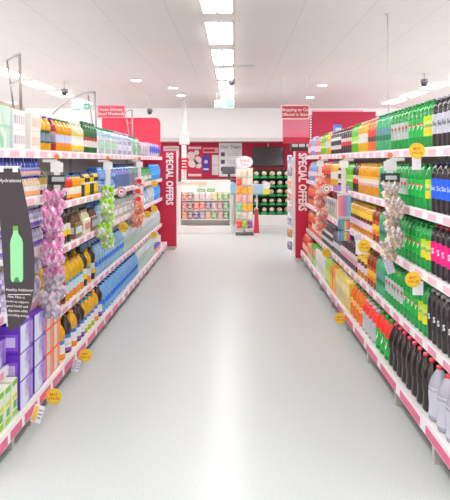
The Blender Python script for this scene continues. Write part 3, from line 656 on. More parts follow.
SH = {(1, 0): 'right bottom shelf', (1, 1): 'right second shelf', (1, 2): 'right middle shelf', (1, 3): 'right fourth shelf', (1, 4): 'right top shelf',
      (-1, 0): 'left bottom shelf', (-1, 1): 'left second shelf', (-1, 2): 'left middle shelf', (-1, 3): 'left fourth shelf', (-1, 4): 'left top shelf'}
def fill(side, lv, z, plan, rows=1, back_rows_until=6.5):
    X = (XR if side > 0 else XL) + (OFF if lv else 0); fy = lambda px: F * side * (X + .03) / (px - CX)
    for e in plan:
        pa, pb, key = e[:3]; opt = e[3] if len(e) > 3 else {}
        p = PROD[key]; ya, yb = fy(pa), min(fy(pb), 9.1 if side > 0 else 10.34)
        if yb - ya < p.pitch * .6: continue
        n = max(1, int((yb - ya) / p.pitch + .12))
        for i in range(n):
            y = ya + (i + .5) * (yb - ya) / n
            nr = opt.get('rows', rows if y < back_rows_until else 1)
            for r_ in range(nr):
                for st in range(opt.get('stack', 1)):
                    k2 = opt.get('back', key) if r_ > 0 else key
                    q = PROD[k2]
                    x = side * (X + .018 + opt.get('inset', 0) + p.deep * (.5 + r_))
                    row = ('back-row' if r_ == 1 else ('rear-row' if r_ > 1 else ''))
                    if opt.get('stack', 1) > 1: row = (row + ' ' + (['bottom', 'upper'] if opt['stack'] == 2 else ['bottom', 'middle', 'topmost'])[st]).strip()
                    jit = 0 if p.cat in ('box', 'carton', 'multipack', 'tray') else random.uniform(-.06, .06)
                    put(k2, x + side * random.uniform(0, .003), y + random.uniform(-.002, .002), z + st * p.h + .0005, SH[(side, lv)], row, jit)
T = dict
# fizzy drink side: near to far
fill(1, 4, ZR[4], [(452, 432, 'sc_silver'), (432, 423.5, 'lemon'), (424, 408, 'seven'), (408, 391, 'sgreen'), (391, 376, 'cgreen'), (376, 368, 'orange_fizz'), (368, 358, 'yellow_fizz'), (358, 351.5, 'lime_fizz'), (351.5, 341, 'red_cola'), (341, 331, 'mono_cola'),
     (331, 326, 'yellow_fizz'), (326, 321, 'lime_fizz'), (321, 315, 'pink_bottle'), (315, 311, 'blue_tube'), (311, 302.8, 'pink_bottle')], rows=2, back_rows_until=4.6)
fill(1, 3, ZR[3], [(452, 431, 'sc_blue'), (431, 423.5, 'lemon_s'), (423.5, 407, 'seven_s'), (407, 391, 'sgreen_s'), (391, 379, 'cgreen_s'), (379, 358, 'yellow_juice'), (358, 352.5, 'red_cola'), (352.5, 346, 'lime_fizz'), (346, 338, 'mono_cola'), (338, 331, 'yellow_fizz'),
     (331, 324, 'orange_fizz'), (324, 317, 'red_syrup'), (317, 310, 'blue_tube'), (310, 302.8, 'pink_bottle')], rows=2, back_rows_until=5.2)
fill(1, 2, ZR[2], [(452, 430, 'sc_pink'), (430, 420, 'lemon_s'), (420, 404, 'seven_s'), (404, 391, 'sgreen_s'), (391, 379, 'cgreen_s'), (379, 372, 'amber_juice'), (372, 350, 'tropical_juice'), (350, 337, 'straw_box'), (337, 325, 'grey_pouch'), (325, 314, 'red_syrup'), (314, 308, 'orange_fizz'), (308, 302.8, 'red_syrup')], rows=2)
fill(1, 1, ZR[1], [(452, 427, 'sc_black'), (427, 418, 'lemon'), (418, 403, 'seven'), (403, 385, 'sgreen'), (385, 376, 'cgreen'), (376, 367, 'amber_juice'), (367, 357, 'tropical_juice'), (357, 341, 'berry_juice'), (341, 333, 'grey_bottle'), (333, 322, 'mono_cola'), (322, 312, 'red_syrup'), (312, 302.8, 'orange_fizz')], rows=2)
fill(1, 0, ZR[0], [(453, 427, 'diet2l'), (427, 388, 'cola2l'), (388, 375, 'seven_red'), (375, 362, 'silver_red'), (362, 350, 'orange2l'), (350, 336, 'yellow_carton', T(rows=1)), (336, 331, 'orange_carton', T(rows=1)), (331, 326, 'lime_carton', T(rows=1)),
     (326, 316, 'white_carton', T(rows=1)), (316, 312, 'green_carton'), (312, 308, 'mint_carton'), (308, 302.8, 'red_syrup')], rows=3)
# water side: near to far
fill(-1, 4, ZL[4], [(-4, 8, 'mint_pack'), (8, 28, 'label_pack', T(stack=2, rows=1)), (28, 41, 'peach_pack', T(stack=2, rows=1)), (41, 52, 'ysq'), (52, 57, 'rsq'), (57, 72, 'osq'), (72, 84, 'csq'), (84, 97, 'gsq'), (97, 116, 'gpack'), (116, 131, 'lpack'), (131, 140, 'npack'), (140, 149, 'ppack'), (149, 160, 'wpack')], rows=1)
for yy in (3.3, 3.37, 3.46, 3.54, 3.62, 3.70): put('ysq', -XL - .39, yy, ZL[4] + .0005, 'left shelf top', 'half-hidden')
Z1 = ZL1
fill(-1, 3, Z1[3], [(-4, 40, 'yog', T(rows=1))]); fill(-1, 3, Z1[3] + .1265, [(-4, 40, 'strA', T(rows=1))]); fill(-1, 3, Z1[3], [(-4, 47.2, 'strB', T(inset=.06, rows=1)), (40.5, 47.3, 'gold', T(rows=1))])
fill(-1, 2, Z1[2], [(4, 43, 'pur', T(stack=2, rows=1)), (43, 47.2, 'blk', T(stack=2, rows=1))])
fill(-1, 1, Z1[1], [(4, 41, 'wpouch', T(stack=2, rows=1)), (41, 47.3, 'ypouch', T(rows=1))])
fill(-1, 2, ZL0[2], [(-4, 2.8, 'pur', T(stack=2, rows=1))]); fill(-1, 1, ZL0[1], [(-8, 2.8, 'pbox', T(rows=1))])
fill(-1, 0, ZL[0], [(-4, 9.5, 'gcarton', T(rows=2))])
fill(-1, 0, ZL[0], [(18, 45, 'pbox', T(stack=3, rows=1)), (45, 59, 'obox', T(stack=3, rows=1))])
fill(-1, 0, ZL[0], [(10.5, 17, 'gcarton', T(rows=2))])
fill(-1, 3, ZL[3], [(58, 67, 'blk'), (67, 73, 'rj'), (73, 81.5, 'yj'), (81.5, 85.5, 'by'), (85.5, 90, 'yb'), (90, 94, 'by'), (94, 98, 'yb'), (98, 115, 'bpack', T(stack=2, rows=1)), (115, 130, 'bigw', T(rows=1)), (130, 138.5, 'bigg', T(rows=1)), (138.5, 151, 'grnpack', T(rows=1)), (151, 160, 'bluet', T(rows=1))], rows=2)
fill(-1, 2, ZL[2], [(58, 72, 'mds'), (72, 83, 'brown_pack'), (83, 90, 'cream_pack'), (90, 97, 'brown_pack'), (97, 112, 'sky_pack'), (112, 138, 'silv_pack'), (138, 148, 'sky_pack'), (148, 154, 'detw'), (154, 160, 'bluet')])
fill(-1, 1, ZL[1], [(58, 66, 'red_s'), (66, 84, 'mys'), (84, 88, 'mds'), (88, 92, 'mys'), (92, 96, 'mds'), (96, 124, 'w2c'), (124, 140, 'w2g'), (140, 160, 'detw')], rows=2)
fill(-1, 0, ZL[0], [(60, 67, 'bys'), (67, 73, 'bds'), (73, 78, 'bys'), (78, 85, 'bds'), (85, 95, 'bts'), (95, 99.5, 'bys'), (99.5, 103, 'bds'), (103, 138, 'w2l'), (138, 154, 'w2g'), (154, 160.3, 'det')], rows=2, back_rows_until=7.5)

# ------------------------------------------------------------------ clip strips and their packets
SO = .09                                       # strips hang this far in front of the shelf edge
def sx(side): return side * ((XR if side > 0 else XL) + OFF - SO)
def sy(side, px): return F * sx(side) / (px - CX)
def clip_strip(side, y, z0, z1, lab, sign='f4f4f4'):
    t = thing('clip_strip', lab, 'clip strip', (sx(side), y, 0), 'white clip strips')
    ob('strip', MB().box(-.02, -.003, z0, .02, .003, z1, WHITE), t)
    ob('header_card', MB().box(-.04, -.0045, z1 - .07, .04, -.0031, z1 - .01, mat(sign, .5)), t)
    ob('clip', MB().box(min(0, side * (SO - .001)), -.006, z1 - .008, max(0, side * (SO - .001)), .006, z1 + .01, mat('d8d8da', .3)), t)
    ob('wobbler', MB().disc((0, -.006, z1 + .026), .017, mat('f0813c', .4), 'y', .002, 20), t)
    return t
def hang(key, side, y, zlist, desc_where, spread=.01):
    for i, z in enumerate(zlist):
        lab = '%s, %s down the %s' % (PROD[key].desc, ordw(i + 1), desc_where)
        o = put(key, sx(side) + random.uniform(-spread, spread), y - PROD[key].deep * (.62 + 1.25 * (i % 2)), z, '', rz=math.pi / 2 + random.uniform(-.35, .35), group=PROD[key].desc + ' on a strip', label=lab)
        o.rotation_euler[1] = random.uniform(-.18, .18)
pouch('pinkbag', 'tissue_packet', 'shiny pink and clear packet', .13, .06, .15, noise_mat('pink_foil', ['f0f0f6', 'f8f4f8', 'f6bcdc', 'ea70bc', 'faf2f8', 'ecedf4', 'f4c4e0'], 26, rough=.18, detail=5, stretch=(1, 1, .5), alpha=.85), crumple=1.0)
pouch('clearbag', 'tissue_packet', 'clear and grey packet with pink flecks', .14, .06, .16, noise_mat('clear_foil', ['dfe6ea', 'b8c8d0', 'f0d0e0', 'f4f6f8', 'c0d0d8'], 20, rough=.2, detail=4, alpha=.7), crumple=1.0)
pouch('limebag', 'snack_packet', 'white packet with lime green ends', .13, .05, .13, noise_mat('lime_bag', ['9cd82c', 'a8dc3c', 'f4f6ee', 'f6f8f4', 'a0d838'], 13), crumple=.6)
pouch('redcard', 'snack_packet', 'red and white card packet', .13, .03, .1, noise_mat('red_card', ['f4eeee', 'f6f2f2', 'e03a3a', 'f8f4f4'], 16), 'e8443c')
pouch('orgbag', 'snack_packet', 'peach orange packet', .14, .05, .15, noise_mat('org_bag', ['f4c0a8', 'f2906a', 'f6e0d4', 'f0b090'], 9), crumple=.6)
pouch('mixbag', 'sweet_packet', 'clear packet of coloured sweets', .1, .05, .12, noise_mat('mix_bag', ['f2ecee', 'd8a0b8', 'f4f0f0', 'e8b86a', 'a8b8c0', 'f6f2f2', 'f0d8dc', '9ab0c0', 'e8887a'], 20, rough=.25, detail=4), crumple=1.0)
ys = sy(-1, 57)
clip_strip(-1, ys, .62, 1.50, 'white clip strip with header card beside the pink packets', 'e8e8ea')
t = thing('strip_header', 'black plastic header card above the shiny pink packets', 'card', (sx(-1), ys - .008, 1.35))
ob('card', MB().box(-.055, -.002, 0, .055, .002, .06, mat('2a2a2e', .35)), t); ob('print_panel', MB().box(-.03, -.003, .02, .05, -.0021, .05, mat('b8c0c4', .5)), t)
hang('pinkbag', -1, ys, [1.17, 1.065, .96, .855, .75], 'strip beside the black sign'); hang('clearbag', -1, ys, [.645, .54], 'strip under the pink packets')
y2 = sy(-1, 108); clip_strip(-1, y2, .75, 1.50, 'white clip strip holding white and lime packets')
hang('limebag', -1, y2, [1.15, 1.04, .94, .83, .73], 'strip beside the blue water')
y3 = sy(-1, 139.5); clip_strip(-1, y3, .75, 1.50, 'white clip strip holding red and orange packets')
hang('redcard', -1, y3, [1.21, 1.10, 1.0], 'strip near the red panel'); hang('orgbag', -1, y3, [.86, .73], 'strip near the red panel')
y4 = sy(1, 390); clip_strip(1, y4, .93, 1.51, 'white clip strip holding packets of coloured sweets', 'e4e2e4')
t = thing('strip_header', 'black plastic header card above the coloured sweet packets', 'card', (sx(1), y4 - .008, 1.37))
ob('card', MB().box(-.06, -.002, 0, .06, .002, .055, mat('3a3a40', .35)), t); ob('print_panel', MB().box(-.03, -.003, .015, .04, -.0021, .04, mat('c8ccd0', .5)), t)
hang('mixbag', 1, y4, [1.25, 1.16, 1.07, .98, .89], 'strip beside the green soda', .015)
y5 = sy(1, 343.5); clip_strip(1, y5, 1.02, 1.51, 'white clip strip holding boxes of rainbow straws')
for i, (key, z) in enumerate((('straw_box', 1.0), ('straw_low', .90), ('straw_low', .80))):
    lab = ['tall clear box of rainbow straws hanging on a clip strip', 'neon straw box hanging under the rainbow straws', 'lowest neon straw box hanging under the rainbow straws'][i]
    put(key, sx(1) - .002, y5 - .034, z, '', rz=math.pi / 2, group='straw boxes on the clip strip', label=lab)
y6 = sy(1, 320); clip_strip(1, y6, .8, 1.51, 'white clip strip holding red packets near the offers panel')
pouch('coralbag', 'snack_packet', 'coral red packet', .13, .05, .14, noise_mat('coral_bag', ['f4d8d0', 'ec7a6a', 'f6e8e4', 'e05a50'], 10), crumple=.6)
hang('coralbag', 1, y6, [1.2, 1.08, .96, .84, .72], 'strip near the offers panel')

# ------------------------------------------------------------------ round yellow BEST VALUE tags and tickets
def value_tag(side, px, py, r, lab, text=True, card=None, col='fbdc3a', white=False, low=False):
    X = side * ((XR if side > 0 else XL) - .045 + (0 if low else OFF)); d = F * X / (px - CX); z = EYE - (py - HY) * d / F
    t = thing('value_tag', lab, 'price tag', (X, d, z), 'round price tags on the rails')
    ob('disc', MB().disc((0, 0, 0), r, mat('f6f2f0' if white else col, .45), 'y', .003, 36), t)
    ring = MB(); n = 36; v = []
    for i in range(n):
        a = 2 * math.pi * i / n
        for q in (.86, .82): v.append((r * q * math.cos(a), -.0012, r * q * math.sin(a)))
    if white: v = [(x * (.8 if k % 2 else .95), y, zz * (.8 if k % 2 else .95)) for k, (x, y, zz) in enumerate(v)]
    ring.add(v, [(2 * i, 2 * i + 1, (2 * i + 3) % (2 * n), (2 * i + 2) % (2 * n)) for i in range(n)], mat('d84444' if white else 'e0862a', .5))
    ob('ring_print', ring, t)
    m = MB()
    if white: m.box(-r * .3, -.002, -r * .15, r * .3, -.001, r * .15, mat('d84444', .5))
    else:
        text_y(m, 'BEST', 0, -.002, r * .24, r * .5, mat('d8582a', .5), bold=.015, rot=.0); text_y(m, 'VALUE', 0, -.002, -r * .26, r * .46, mat('d8582a', .5), bold=.015)
    ob('lettering', m, t)
    ob('arm', MB().box(min(0, side * .046), .0035, -.006, max(0, side * .046), .006, .006, mat('e4e4e6', .3)), t)
    if card:
        ob('ticket_card', MB().box(-card[0] / 2 + card[2], .007, -card[1] / 2 + card[3], card[0] / 2 + card[2], .009, card[1] / 2 + card[3], mat('f4eef4', .5)), t)
R0 = .047
for px, py, lab, kw in [(53.7, 396.5, 'yellow best value tag under the purple boxes', dict(low=True)), (85.5, 355.5, 'yellow best value tag under the yellow squash', dict(low=True)),
        (123.4, 227, 'yellow best value tag beside the lime packets', {}), (154.3, 183.5, 'upper yellow best value tag by the bright blue bottles', {}),
        (154.2, 208.8, 'lower yellow best value tag by the bright blue bottles', {}), (147, 214.5, 'yellow best value tag under the peach packets', {}), (153.8, 235, 'yellow best value tag above the white detergent', dict(card=(.16, .1, .02, -.05)))]:
    value_tag(-1, px, py, R0 if px < 100 else (.052 if px < 130 else .048), lab, **kw)
value_tag(-1, 121.4, 191.8, .05, 'white tag with red ring beside the blue jugs', white=True)
for px, py, lab, kw in [(417, 150.8, 'yellow best value tag on the rail above the green soda', dict(card=(.05, .09, .0, -.06))), (413, 279.5, 'yellow best value tag beneath the lemon label bottles', dict(card=(.06, .08, .03, -.05))),
        (340, 318.5, 'yellow best value tag low beside the yellow cartons', dict(low=True)), (364.3, 246, 'yellow best value tag beneath the yellow juice', dict(card=(.09, .11, -.02, -.01))), (326.5, 253, 'yellow best value tag above the lime cartons', {})]:
    value_tag(1, px, py, .044 if px > 400 else .05, lab, **kw)
value_tag(1, 326.7, 188.8, .05, 'white tag with red ring beside the rainbow straws', white=True)
def ticket(side, px, py, w, h, lab, cols, tilt=0):
    X = side * ((XR if side > 0 else XL) - .04 + (0 if py > 300 else OFF)); d = F * X / (px - CX); z = EYE - (py - HY) * d / F
    t = thing('price_card', lab, 'price card', (X, d, z), 'hanging price cards'); t.rotation_euler = (0, tilt, 0)
    ob('card', MB().box(-w / 2, 0, -h / 2, w / 2, .003, h / 2, mat(cols[0], .5)), t)
    m = MB(); m.box(-w * .45, -.0015, -h * .42, -w * .02, -.0002, h * .42, mat(cols[1], .5))
    for k in range(3): m.box(w * .05, -.0015, h * (.2 - .22 * k), w * .42, -.0002, h * (.28 - .22 * k), mat(cols[2], .5))
    ob('print_panel', m, t)
    ob('hook', MB().box(min(0, side * .03), .0035, h * .3, max(0, side * .03), .006, h * .4, mat('e4e4e6', .3)), t)
ticket(-1, 37.5, 414, .058, .1, 'white and yellow price card under the purple boxes', ['ebe9f0', 'f6cf5a', '9aa0b8'], .3)
ticket(-1, 76, 365.5, .05, .085, 'grey white price card under the squash bottles', ['e6e4ee', 'b8bcd0', '8a90a8'], .3)
ticket(1, 389.5, 266.5, .055, .095, 'lilac price card hanging beneath the sweets strip', ['dfd8ea', 'd4c4e2', 'c4b4d4'], -.3)
ticket(1, 358.5, 240, .06, .09, 'lilac price card beside the juice value tag', ['dcd4ea', 'd4c4e2', 'c4b4d4'], -.2)
ticket(1, 343.5, 188, .19, .06, 'violet shelf card on the rail above the straws', ['9a6ac0', 'b890d4', 'e4d8ee'], 0)

# ------------------------------------------------------------------ black fin sign
D0 = 2.97; KB = mat('3a2e35', .4); INK = mat('efe9e6', .6)
t = thing('drink_sign', 'curved black sign with a green bottle picture', 'sign', (-XL + .02, D0, 1.0))
def sp(px, py): q = P(px, py, D0); return (q[0] + XL - .02, q[2] - 1.0)
right = [(19.5, 168.5), (22, 182), (25, 197), (28.5, 215), (31.5, 232), (33.6, 250), (34.4, 262), (34.3, 276), (33.5, 292), (31, 306), (28, 316), (23, 323), (16.8, 328), (12, 330.5), (8.4, 330.5)]
left = [(7.2, 316), (5, 292), (3, 264), (1, 235), (-1, 210), (-8, 190), (-16, 168.5)]
ob('panel', MB().prism([sp(*q) for q in right + left], 0, .006, KB), t)
bot = [(13.2, 226), (18, 226), (18.2, 233), (22, 239), (23, 243), (23.2, 279), (21.8, 282), (12.2, 282), (10.8, 279), (10.2, 243), (11, 239), (13.2, 233)]
pic = MB(); pic.prism([sp(*q) for q in bot], -.0015, -.0005, mat('8fd49a', .5))
pic.prism([sp(*q) for q in ((13.2, 226), (18, 226), (18.1, 230.5), (13.1, 230.5))], -.0024, -.0016, mat('58a838', .5)); pic.prism([sp(*q) for q in ((13.4, 282), (15.5, 277.5), (18, 277), (20, 282))], -.0024, -.0016, mat('2f8a4a', .5))
ob('bottle_picture', pic, t)
m = MB(); s = D0 / F
text_y(m, 'Hydrations', *[(lambda q: (q[0], -.0015, q[1]))(sp(9.8, 180.6))][0], 5.2 * s, INK)
text_y(m, 'Healthy Additions!', *[(lambda q: (q[0], -.0015, q[1]))(sp(19.5, 290))][0], 3.6 * s, INK, rot=-.03)
for k, ln in enumerate(['New Fibre is', 'known to support', 'good health and', 'digestion while', 'providing energy.']):
    q = sp(16.2 + .6 * k, 297 + 4.6 * k); text_y(m, ln, q[0], -.0015, q[1], 3.3 * s, INK, rot=-.06)
q0 = sp(8, 294.2); q1 = sp(31, 294.8); m.box(q0[0], -.0015, q1[1], q1[0], -.0005, q0[1], INK)
ob('lettering', m, t)
for px in (1, 15.5):
    q = sp(px, 170); ob('clip', MB().box(q[0] - .012, -.006, q[1] - .01, q[0] + .012, .012, q[1] + .018, mat('e6e4e6', .3)), t)
q = sp(8, 200); ob('bracket', MB().box(sp(-16, 169)[0], .007, sp(0, 169.5)[1] - .005, sp(19, 169)[0], .02, sp(0, 168)[1] + .01, mat('d8d6d8', .3)), t)

# ------------------------------------------------------------------ wire hoops on top of the water shelves
WIRE = mat('b4aeae', .35, metal=.3)
def hoop(px, d, py_top, lab, wide, arm=None):
    x1 = (px - CX) * d / F; zt = EYE - (py_top - HY) * d / F
    t = thing('wire_hoop', lab, 'frame', (x1, d, 1.862), 'wire hoops on top of the water shelves')
    h = zt - 1.862; g = .012
    ob('leg', MB().tube([(.012, 0, 0), (0, 0, h)], .011, WIRE), t)
    ob('leg', MB().tube([(-wide + .06, .18, 0), (-wide, .18, h - .02)], .008, WIRE), t)
    if arm: ob('arch', MB().tube([(.0, 0, h)] + [(-.08 - .5 * u, .02 + .3 * u, h - .005 - .22 * u ** 1.8) for u in [i / 8 for i in range(9)]], .012, WIRE), t)
    else: ob('crossbar', MB().tube([(0, 0, h), (-wide / 2, .1, h - .0), (-wide, .18, h - .015)], .011, WIRE), t)
    ob('cross_wire', MB().tube([(.006, 0, h * .55), (-wide + .03, .18, h * .55)], .004, WIRE), t)
    return t
hoop(19.5, 4.6, 54, 'grey wire hoop above the white wrapped multipacks', .16)
hoop(95, 7.1, 92, 'grey arched wire hoop with a long curved arm', .12, True)
hoop(132, 9.6, 110, 'grey wire hoop in front of the red board', .13)
t = thing('promo_banner', 'red striped promotion banner behind the first wire hoop', 'banner', (-3.45, 9.0, 0))
ob('panel', MB().box(-.35, 0, 1.72, .28, .02, 2.36, mat('f2eeee', .5)), t)
m = MB()
for z0, z1 in ((2.18, 2.31), (1.96, 2.1)): m.box(-.35, -.004, z0, .2, -.001, z1, mat('e45a72', .5))
ob('stripe_print', m, t); ob('stand_pole', MB().tube([(0, .03, 0), (0, .03, 1.73)], .02, WIRE), t)
ob('stand_base', MB().lathe([(.18, 0), (.17, .02), (.03, .03)], WIRE, 20, cy=.03), t)

# ------------------------------------------------------------------ SPECIAL OFFERS end displays
def end_display(side, d, px_in, px_out, py_top, tx, tpy0, tpy1, lab):
    xi = (px_in - CX) * d / F; xo = (px_out - CX) * d / F; zt = EYE - (py_top - HY) * d / F
    t = thing('end_display', lab, 'display', (xi, d, 0), 'special offers end displays'); s = 1 if side > 0 else -1
    w = .95
    def bx(a, ya, za, b, yb, zb, m, bv=0): a, b = sorted((s * a, s * b)); return MB().box(a, ya, za, b, yb, zb, m, bv)
    ob('red_panel', bx(0, 0, .06, w, .03, zt, RED, .004), t)
    ob('white_edge', bx(-.012, .0, .06, -.0005, .22, zt, WHITE), t)
    ob('plinth', bx(.02, .02, 0, w, .5, .0595, mat('d8d2c4', .5)), t)
    ob('back_frame', bx(0, .031, .06, w, .06, zt - .01, STEEL), t)
    m = MB(); zc = EYE - ((tpy0 + tpy1) / 2 - HY) * d / F; ln = (tpy1 - tpy0) * d / F
    vs, fs = text2d('SPECIAL OFFERS', bold=.035); wid = max(u for u, v in vs) - min(u for u, v in vs); k = ln / wid
    xc = (tx - CX) * d / F - xi
    kv = .118 / .72
    m.add([(xc + v * kv, -.003, zc - u * k) for u, v in vs], fs, mat('fbf6f6', .5))
    ob('lettering', m, t)
    return t, xi, zt
t, xi, zt = end_display(1, 9.2, 295.5, 309, 151, 302.2, 153, 211, 'red special offers panel at the end of the fizzy drink shelves')
cols = [['6a6ac8', 'f2eef6'], ['e8e4ea', '8a8a98'], ['f06a3a', 'f6d8c8'], ['d8402c', 'f4e0d0'], ['e2b0c8', 'f4eef0'], ['6a7a98', 'e4e8ee'], ['e8d8a0', 'c88a4a'], ['f0eef0', '7a4a8a']]
for i, c in enumerate(cols):
    key = 'peg%d' % i
    pouch(key, 'peg_packet', 'small peg packet', .16, .05, .13, noise_mat('peg_%d' % i, [c[0], c[1], 'f4f2f4'], 14))
    put(key, xi - .075, 9.2 + .12, 1.46 - .185 * i, '', group='packets on the side pegs', rz=.3, label='small packet on the white panel edge, %s from the top' % ordw(i + 1))
for i in range(5):
    carton('top_dark', 'display_pack', 'dark pack', .1, .11, .12, '3a3438', [('e', .1, .9, .5, .9, 'd8d4d6')]); put('top_dark', xi - .02 + .06 + i * .115 - .05, 9.26 + .04, zt, '', rz=random.uniform(-.2, .2), group='dark packs on the red panel', label='dark pack on the fizzy side red panel, %s from the aisle' % ordw(i + 1))
end_display(-1, 10.45, 176.3, 162, 151, 169.3, 152.5, 205, 'red special offers panel at the end of the water shelves')

# ------------------------------------------------------------------ far displays: snack shelf, spinner stand, green crate rack
d = 12.8
t = thing('snack_shelf', 'low white shelf unit of snack packets beyond the aisle', 'shelf', (P(205, 161, d)[0], d, 0))
ob('plinth', MB().box(-.55, 0, 0, .55, .5, .15, mat('eeece8', .5), .006), t); ob('plinth_shadow_strip', MB().box(-.53, .02, -.0, .53, .021, .001, DARK), t)  # dark sliver drawn in for the shadow line at the plinth foot
ob('back_panel', MB().box(-.53, .42, .15, .52, .46, 1.1, mat('f3f0ee', .5)), t)
ob('header_trim', MB().box(-.53, .41, 1.0, .0, .419, 1.06, mat('f4d8c0', .5)), t)
for z in (.27, .47, .67): ob('shelf', MB().box(-.5, .1, z, .5, .42, z + .015, STEEL), t)
for s in (-.52, .52): ob('side_frame', MB().box(s - .012, .05, .15, s + .012, .42, .85, STEEL), t)
pc = [['e87a4a', '7a4a3a', 'e8e4e4', 'e6d4dc', 'f0ecec', 'f2e070', '9ed048', '7cc850'], ['e4604a', '6a3a3c', 'e8543c', 'e8784a', '5a4a8a', 'd8b49a', 'c87a8a', '58b84a'], ['f0904a', '7a4a40', '4a3a78', 'b8a0c8', 'f0b850', '8ac060', 'e8a0a8', '62b450']]
xs0 = P(205, 161, d)[0]; q = 0
rown = ['bottom', 'middle', 'top']
for r_ in range(3):
    for i in range(8):
        c = pc[2 - r_][i]; key = 'snk%s' % c
        if key not in PROD: pouch(key, 'snack_bag', 'snack bag', .12, .06, .165, noise_mat('snk_' + c, [c, c, 'f6f2f0', c, c], 14))
        put(key, xs0 - .43 + .123 * i, d + .16, .2855 + .2 * r_, '', rz=math.pi / 2 + random.uniform(-.2, .2), group='snack bags on the low white shelf', label='snack bag on the %s row of the low white shelf, %s from the pillar end' % (rown[r_], ordw(i + 1)))
for k, px in enumerate((200.5, 210.5)):
    carton('grntop', 'small_carton', 'small green carton', .08, .16, .06, '4aa85a', [('e', .1, .9, .2, .8, 'd8ecd8')]); put('grntop', P(px, 161, d)[0], d + .3, .862 if False else .6855 + .165 + .001, '', group='green cartons on the snack shelf', label=['small green carton above the snack bags nearer the pillar', 'small green carton above the snack bags nearer the till'][k])
ob('shelf', MB().box(-.5, .22, .835, .5, .42, .85, STEEL), t)
d = 12.6
xs = P(244.5, 161, d)[0]
t = thing('spinner_stand', 'white stand hung with rows of coloured snack cards', 'stand', (xs, d, 0))
ob('base_bar', MB().box(-.18, -.12, 0, .18, .2, .03, DARK, .004), t)
ob('post', MB().tube([(0, .1, .03), (0, .1, 1.45)], .025, WHITE), t)
ob('back_grid', MB().box(-.17, .02, .1, .17, .05, 1.36, mat('e6e2de', .4)), t)
oval = MB().disc((0, 0, 1.48), .17, mat('f3ecef', .5), 'y', .012, 32, .72); ob('header_oval', oval, t)
m = MB(); text_y(m, 'Snack', 0, -.003, 1.51, .09, mat('cf5a70', .5)); text_y(m, 'Time', 0, -.003, 1.43, .08, mat('cf5a70', .5)); ob('lettering', m, t)
sc = [['f0e8d8', 'efe4d0', 'f2ecd8'], ['e8604a', 'f0ded0', 'f0e2d4'], ['f2a838', 'f4b84a', 'f2c060'], ['e8b0a8', 'ecc0b8', 'f0c8b8'], ['8ad0b0', 'f2c050', 'f4b840'], ['c8d8b8', 'ead8d0', 'f0e4e0'], ['e85a4a', 'a8d048', '8a4a98']]
for r_ in range(7):
    for i in range(3):
        c = sc[r_][i]; key = 'crd%s' % c
        if key not in PROD: pouch(key, 'snack_card', 'snack card', .108, .04, .15, noise_mat('crd_' + c, [c, c, 'f6f2ee'], 14))
        put(key, xs - .112 + .112 * i, d - .005, 1.17 - .172 * r_, '', rz=math.pi / 2, group='cards on the spinner stand', label='snack card on the white stand, %s row from top, %s from the pillar side' % (ordw(r_ + 1), ordw(i + 1)))
t = thing('blue_bin', 'pale blue tub hanging beside the snack card stand', 'tub', (P(257, 161, 13.4)[0], 13.4, 0))
ob('post', MB().tube([(0, .12, 0), (0, .12, 1.0)], .02, WHITE), t); ob('tub', MB().box(-.12, -.05, .78, .14, .1, 1.0, mat('a8cce4', .3), .02), t)
t = thing('red_holder', 'small red card holder low beside the snack card stand', 'holder', (P(256, 161, 12.9)[0], 12.9, 0))
ob('back_card', MB().prism([(-.05, .0), (.07, 0), (.04, .5), (-.02, .5)], 0, .02, mat('dc3a4c', .5)), t); ob('easel_foot', MB().box(-.04, .02, 0, .05, .16, .015, mat('dc3a4c', .5)), t)
d = 14.5; xa = P(252.5, 161, d)[0]; xb = P(291.5, 161, d)[0]
t = thing('crate_rack', 'dark rack of green crates below the television', 'rack', ((xa + xb) / 2, d, 0)); W = (xb - xa) / 2
ob('plinth', MB().box(-W, -.05, 0, W, .5, .24, mat('ecebe8', .5), .005), t)
ob('back_panel', MB().box(-W, .45, .24, W, .48, 1.3, mat('1f4a36', .6)), t)
for i in range(6):
    x = -W + 2 * W * i / 5; ob('divider', MB().box(x - .008, .09, .24, x + .008, .45, 1.3, mat('2a2f2a', .5)), t)
for k in range(5): ob('shelf', MB().box(-W, .0, .245 + .21 * k, W, .45, .255 + .21 * k, mat('20402f', .5)), t)
carton('crate', 'green_crate', 'green crate', .14, .148, .05, '1f8a4e', [('e', .08, .92, .15, .85, '2fb068')], cat='crate')
mb = MB(); mb.lathe([(.005, 0), (.055, .02), (.076, .055), (.074, .085), (.05, .125), (.005, .138)], noise_mat('loaf', ['f4ecd8', 'f6f0e4', 'd0a468', 'f8f4ea'], 9), 14, squash=.8)
reg('loaf', 'bread_roll', 'bread', 'pale bread roll', (mb.mesh('bread_roll'), []), .1, .1, .125)
cw = 2 * W / 5
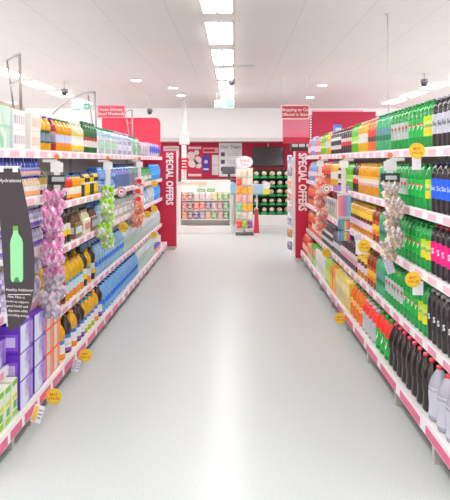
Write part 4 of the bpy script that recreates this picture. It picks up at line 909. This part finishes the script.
for k in range(5):
    for i in range(5):
        x = (xa + xb) / 2 - W + cw * (i + .5); z = .2555 + .21 * k
        put('crate', x, d + .075, z, '', rz=0, group='crates in the dark rack', label='green crate in the rack, %s row up, %s from the card stand' % (ordw(k + 1), ordw(i + 1)))
        o = put('loaf', x + random.uniform(-.01, .01), d + .07, z + .0505, '', rz=random.uniform(0, 3), group='pale rolls on the green crates', label='pale round roll on a crate, %s row up, %s from the card stand' % (ordw(k + 1), ordw(i + 1)))
        s_ = random.uniform(.85, .98); o.scale = (s_ * random.uniform(.9, 1.1), s_, s_ * .9)
t = thing('rack_card', 'white card with yellow band on the green crate rack', 'card', (P(266.5, 161, 14.36)[0], 14.36, EYE - (190 - HY) * 14.36 / F))
ob('disc', MB().disc((0, 0, .1), .09, mat('ece6ee', .5), 'y', .01), t); ob('yellow_band', MB().box(-.075, -.002, -.1, .075, .008, .02, mat('f2e04a', .5)), t); ob('arm', MB().box(-.01, .01, .005, .01, .139, .02, STEEL), t)
t = thing('white_cabinet', 'slim white cabinet between the green crate rack and red panel', 'cabinet', (P(293, 161, 13.0)[0], 13.0, 0))
ob('body', MB().box(-.08, 0, 0, .1, .4, 1.58, mat('eeecec', .5), .006), t)
for k in range(6): ob('drawer', MB().box(-.07, -.008, .1 + .24 * k, .09, -.001, .32 + .24 * k, mat('dcd8da', .5)), t)
# parcel on top of the far fizzy shelf
carton('bluebox', 'blue_box', 'blue and white box', .12, .1, .14, '5a8ad8', [('e', .1, .9, .3, .7, 'dfe8f6')], cat='box')
put('bluebox', P(337.5, 161, 8.6)[0], 8.6, 1.8605, '', label='blue and white box standing high behind the top shelf')

finish_labels()
# ------------------------------------------------------------------ world, camera
w = bpy.data.worlds.new('store_light'); S.world = w; w.use_nodes = True
bg = w.node_tree.nodes['Background']; bg.inputs[0].default_value = (1, 1, 1, 1); bg.inputs[1].default_value = 1.2
cam = bpy.data.cameras.new('camera'); co = bpy.data.objects.new('camera', cam); COL.objects.link(co)
co.location = (0, 0, EYE); co.rotation_euler = (math.pi / 2, 0, 0)
cam.sensor_fit = 'HORIZONTAL'; cam.sensor_width = 36; cam.lens = 36 * F / 450
cam.shift_x = (225 - CX) / 450; cam.shift_y = -(250 - HY) / 450; cam.clip_start = .05
S.camera = co
S.view_settings.view_transform = 'Standard'; S.view_settings.look = 'None'; S.view_settings.gamma = 1; S.view_settings.use_curve_mapping = False
S.view_settings.exposure = 0.31
S.cycles.max_bounces = 8; S.cycles.diffuse_bounces = 5; S.cycles.use_denoising = True
